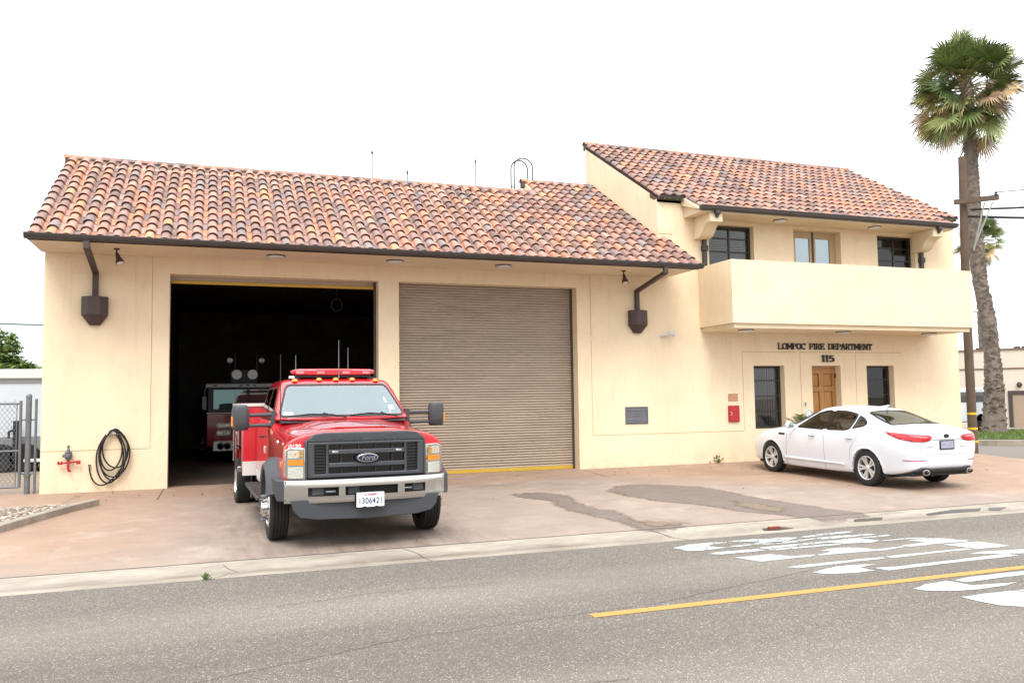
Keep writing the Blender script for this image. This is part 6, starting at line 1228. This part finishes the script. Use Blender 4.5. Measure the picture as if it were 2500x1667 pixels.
b = MB(); b.box(-3.4,-2.2,5.75,5.85,.22,.30); b.build('step_bar', 'white_metal', TL, bevel=.02); b = MB(); b.box(-3.62,-3.5,5.7,5.8,.3,1.2); b.tube([(-3.56,5.7,1.0),(-3.7,5.7,.95),(-3.7,5.7,.8)], .03, 8); b.build('jack', 'interior_dark', TL)
# leafy tree behind the trailer and leaf plants
mat('leaf', attr='Col', rough=.55); mat('bark', srgb(96,80,66,.5), .95, noise=(6,.4))
def tree(loc, h, lobes, nl, seed, label, leaf=.13):
    rg = random.Random(seed); t = empty('leafy_tree', loc); tag(t, label, 'tree'); o = Vector(loc); b = MB(); b.tube([o, o+Vector((.1,0,h*.35)), o+Vector((0,.1,h*.6))], [.16,.12,.08], 8)
    for c, r in lobes: b.tube([o+Vector((.05,0,h*.4)), (o+Vector((.05,0,h*.45))).lerp(Vector(c), .6), Vector(c)], [.07,.04,.015], 6)
    b.build('trunk', 'bark', t, smooth=50); lf = MB()
    for c, r in lobes:
        c = Vector(c)
        for i in range(int(nl*r*r)):
            u = Vector((rg.gauss(0,1), rg.gauss(0,1), rg.gauss(0,1))).normalized(); k = rg.uniform(.25,1.12); p = c+Vector((u.x*r, u.y*r, u.z*r*.8))*k
            a = Vector((rg.gauss(0,1), rg.gauss(0,1), rg.gauss(0,.6))).normalized(); w_ = a.cross(Vector((rg.gauss(0,1), rg.gauss(0,1), rg.gauss(0,1)))).normalized(); s = leaf*rg.uniform(.6,1.2); lf.add([p-a*s, p+w_*s*.36, p+a*s, p-w_*s*.36], [(0,1,2,3)], srgb(*rg.choice([(92,124,40),(70,98,34),(120,150,56),(56,78,30),(140,160,70)]), .62))
    lf.build('crown', 'leaf', t)
tree((-7.2,19,0), 4.6, [((-7.3,19,2.9),1.0),((-6.5,19.2,2.7),.75),((-6.75,19,3.45),.55),((-6.2,19.1,3.2),.28),((-6.35,19.0,4.1),.22),((-5.7,19,2.7),.3),((-8.3,19,3.3),.9),((-7.3,19,3.9),.35),((-5.9,19,3.0),.2),((-6.4,19,3.7),.4),((-7.0,19,4.2),.45),((-5.75,19.1,2.9),.32)], 1500, 5, 'bushy green tree rising behind the white trailer')
# small plants
def blade_plant(loc, n_, ln, seed, label, name='palm_shrub', cat='plant', spread=1):
    rg = random.Random(seed); t = empty(name, loc); tag(t, label, cat); o = Vector(loc); b = MB()
    for i in range(n_):
        az = i*2.4+rg.uniform(-.3,.3); el = rg.uniform(.35,1.3); d = Vector((cos(az)*cos(el), sin(az)*cos(el), sin(el))); L_ = ln*rg.uniform(.7,1.1); P = [o+d*L_*k+Vector((0,0,-L_*.42*k*k)) for k in (0,.25,.5,.75,1)]
        cc = rg.choice([(122,136,56),(98,118,48),(146,150,78),(84,100,44)]); b.tube(P, [.008,.007,.006,.004,.002], 4, caps=False, col=srgb(*cc, .6))
        for k in range(3, 17):
            u = k/17; p = P[0].lerp(P[4], u) if False else (o+d*L_*u+Vector((0,0,-L_*.42*u*u))); sd = d.cross(Vector((0,0,1))).normalized()
            for sgn in (1, -1): q = p+(sd*sgn+d*.7).normalized()*ln*.24*(1-abs(u-.5))+Vector((0,0,-.03)); w_ = d*.010; b.add([p-w_, p+w_, q], [(0,1,2)], srgb(*cc, .62))
    b.build('leaves', 'leaf', t)
blade_plant((13.98,-.4,.5), 26, 1.15, 3, 'feathery green palm shrub in front of the left ground-floor window')
b = MB(); b.lathe([(.13,0),(.17,.34),(.18,.36),(.15,.36),(.14,.3)], (13.98,-.4,-.02), 'z', 20); tag(b.build('flower_pot', 'bronze', smooth=40), 'brown pot holding the palm shrub by the left ground-floor window', 'pot')
def weed(loc, n_, s, seed, label):
    rg = random.Random(seed); o = Vector(loc); b = MB()
    for i in range(n_):
        a = rg.uniform(0,6.3); e = rg.uniform(.2,1.4); d = Vector((cos(a)*cos(e), sin(a)*cos(e)*.6, sin(e))); p = o+d*s*rg.uniform(.4,1); w_ = Vector((-sin(a), cos(a), .3)).normalized()*s*.17; q = p+d*s*.3; b.tube([o, p], .003, 4, caps=False, col=srgb(100,120,50,.6)); b.add([p-d*s*.1, p+w_, q, p-w_], [(0,1,2,3)], srgb(*rg.choice([(104,132,52),(132,154,66),(86,108,44)]), .65))
    tag(b.build('weed', 'leaf'), label, 'weed', 'weeds along the station')
weed((11.78,-.06,0), 16, .17, 2, 'leafy green weed at the foot of the wall beneath the red cabinet'); weed((11.55,-.05,0), 5, .06, 6, 'tiny weed sprig just left of the leafy weed at the wall'); weed((.72,-7.44,-.25), 26, .07, 9, 'low green weed in the crack where gutter meets street')
# moss on the tiles of the upper eave
b = MB(); rg = random.Random(2)
for i in range(60):
    x = rg.choice([rg.uniform(10.5,11.0), rg.uniform(18.9,19.25)]); y = rg.uniform(-.16,.0); r = rg.uniform(.015,.035); z = 6.17+y*.6; b.add([Vector((v.x*r+x, v.y*r+y, v.z*r*.6+z)) for v in ICV], ICF)
mat('moss', srgb(128,136,60,.6), .95, noise=(30,.4)); o = b.build('moss', 'moss', FS); o['kind'] = 'stuff'
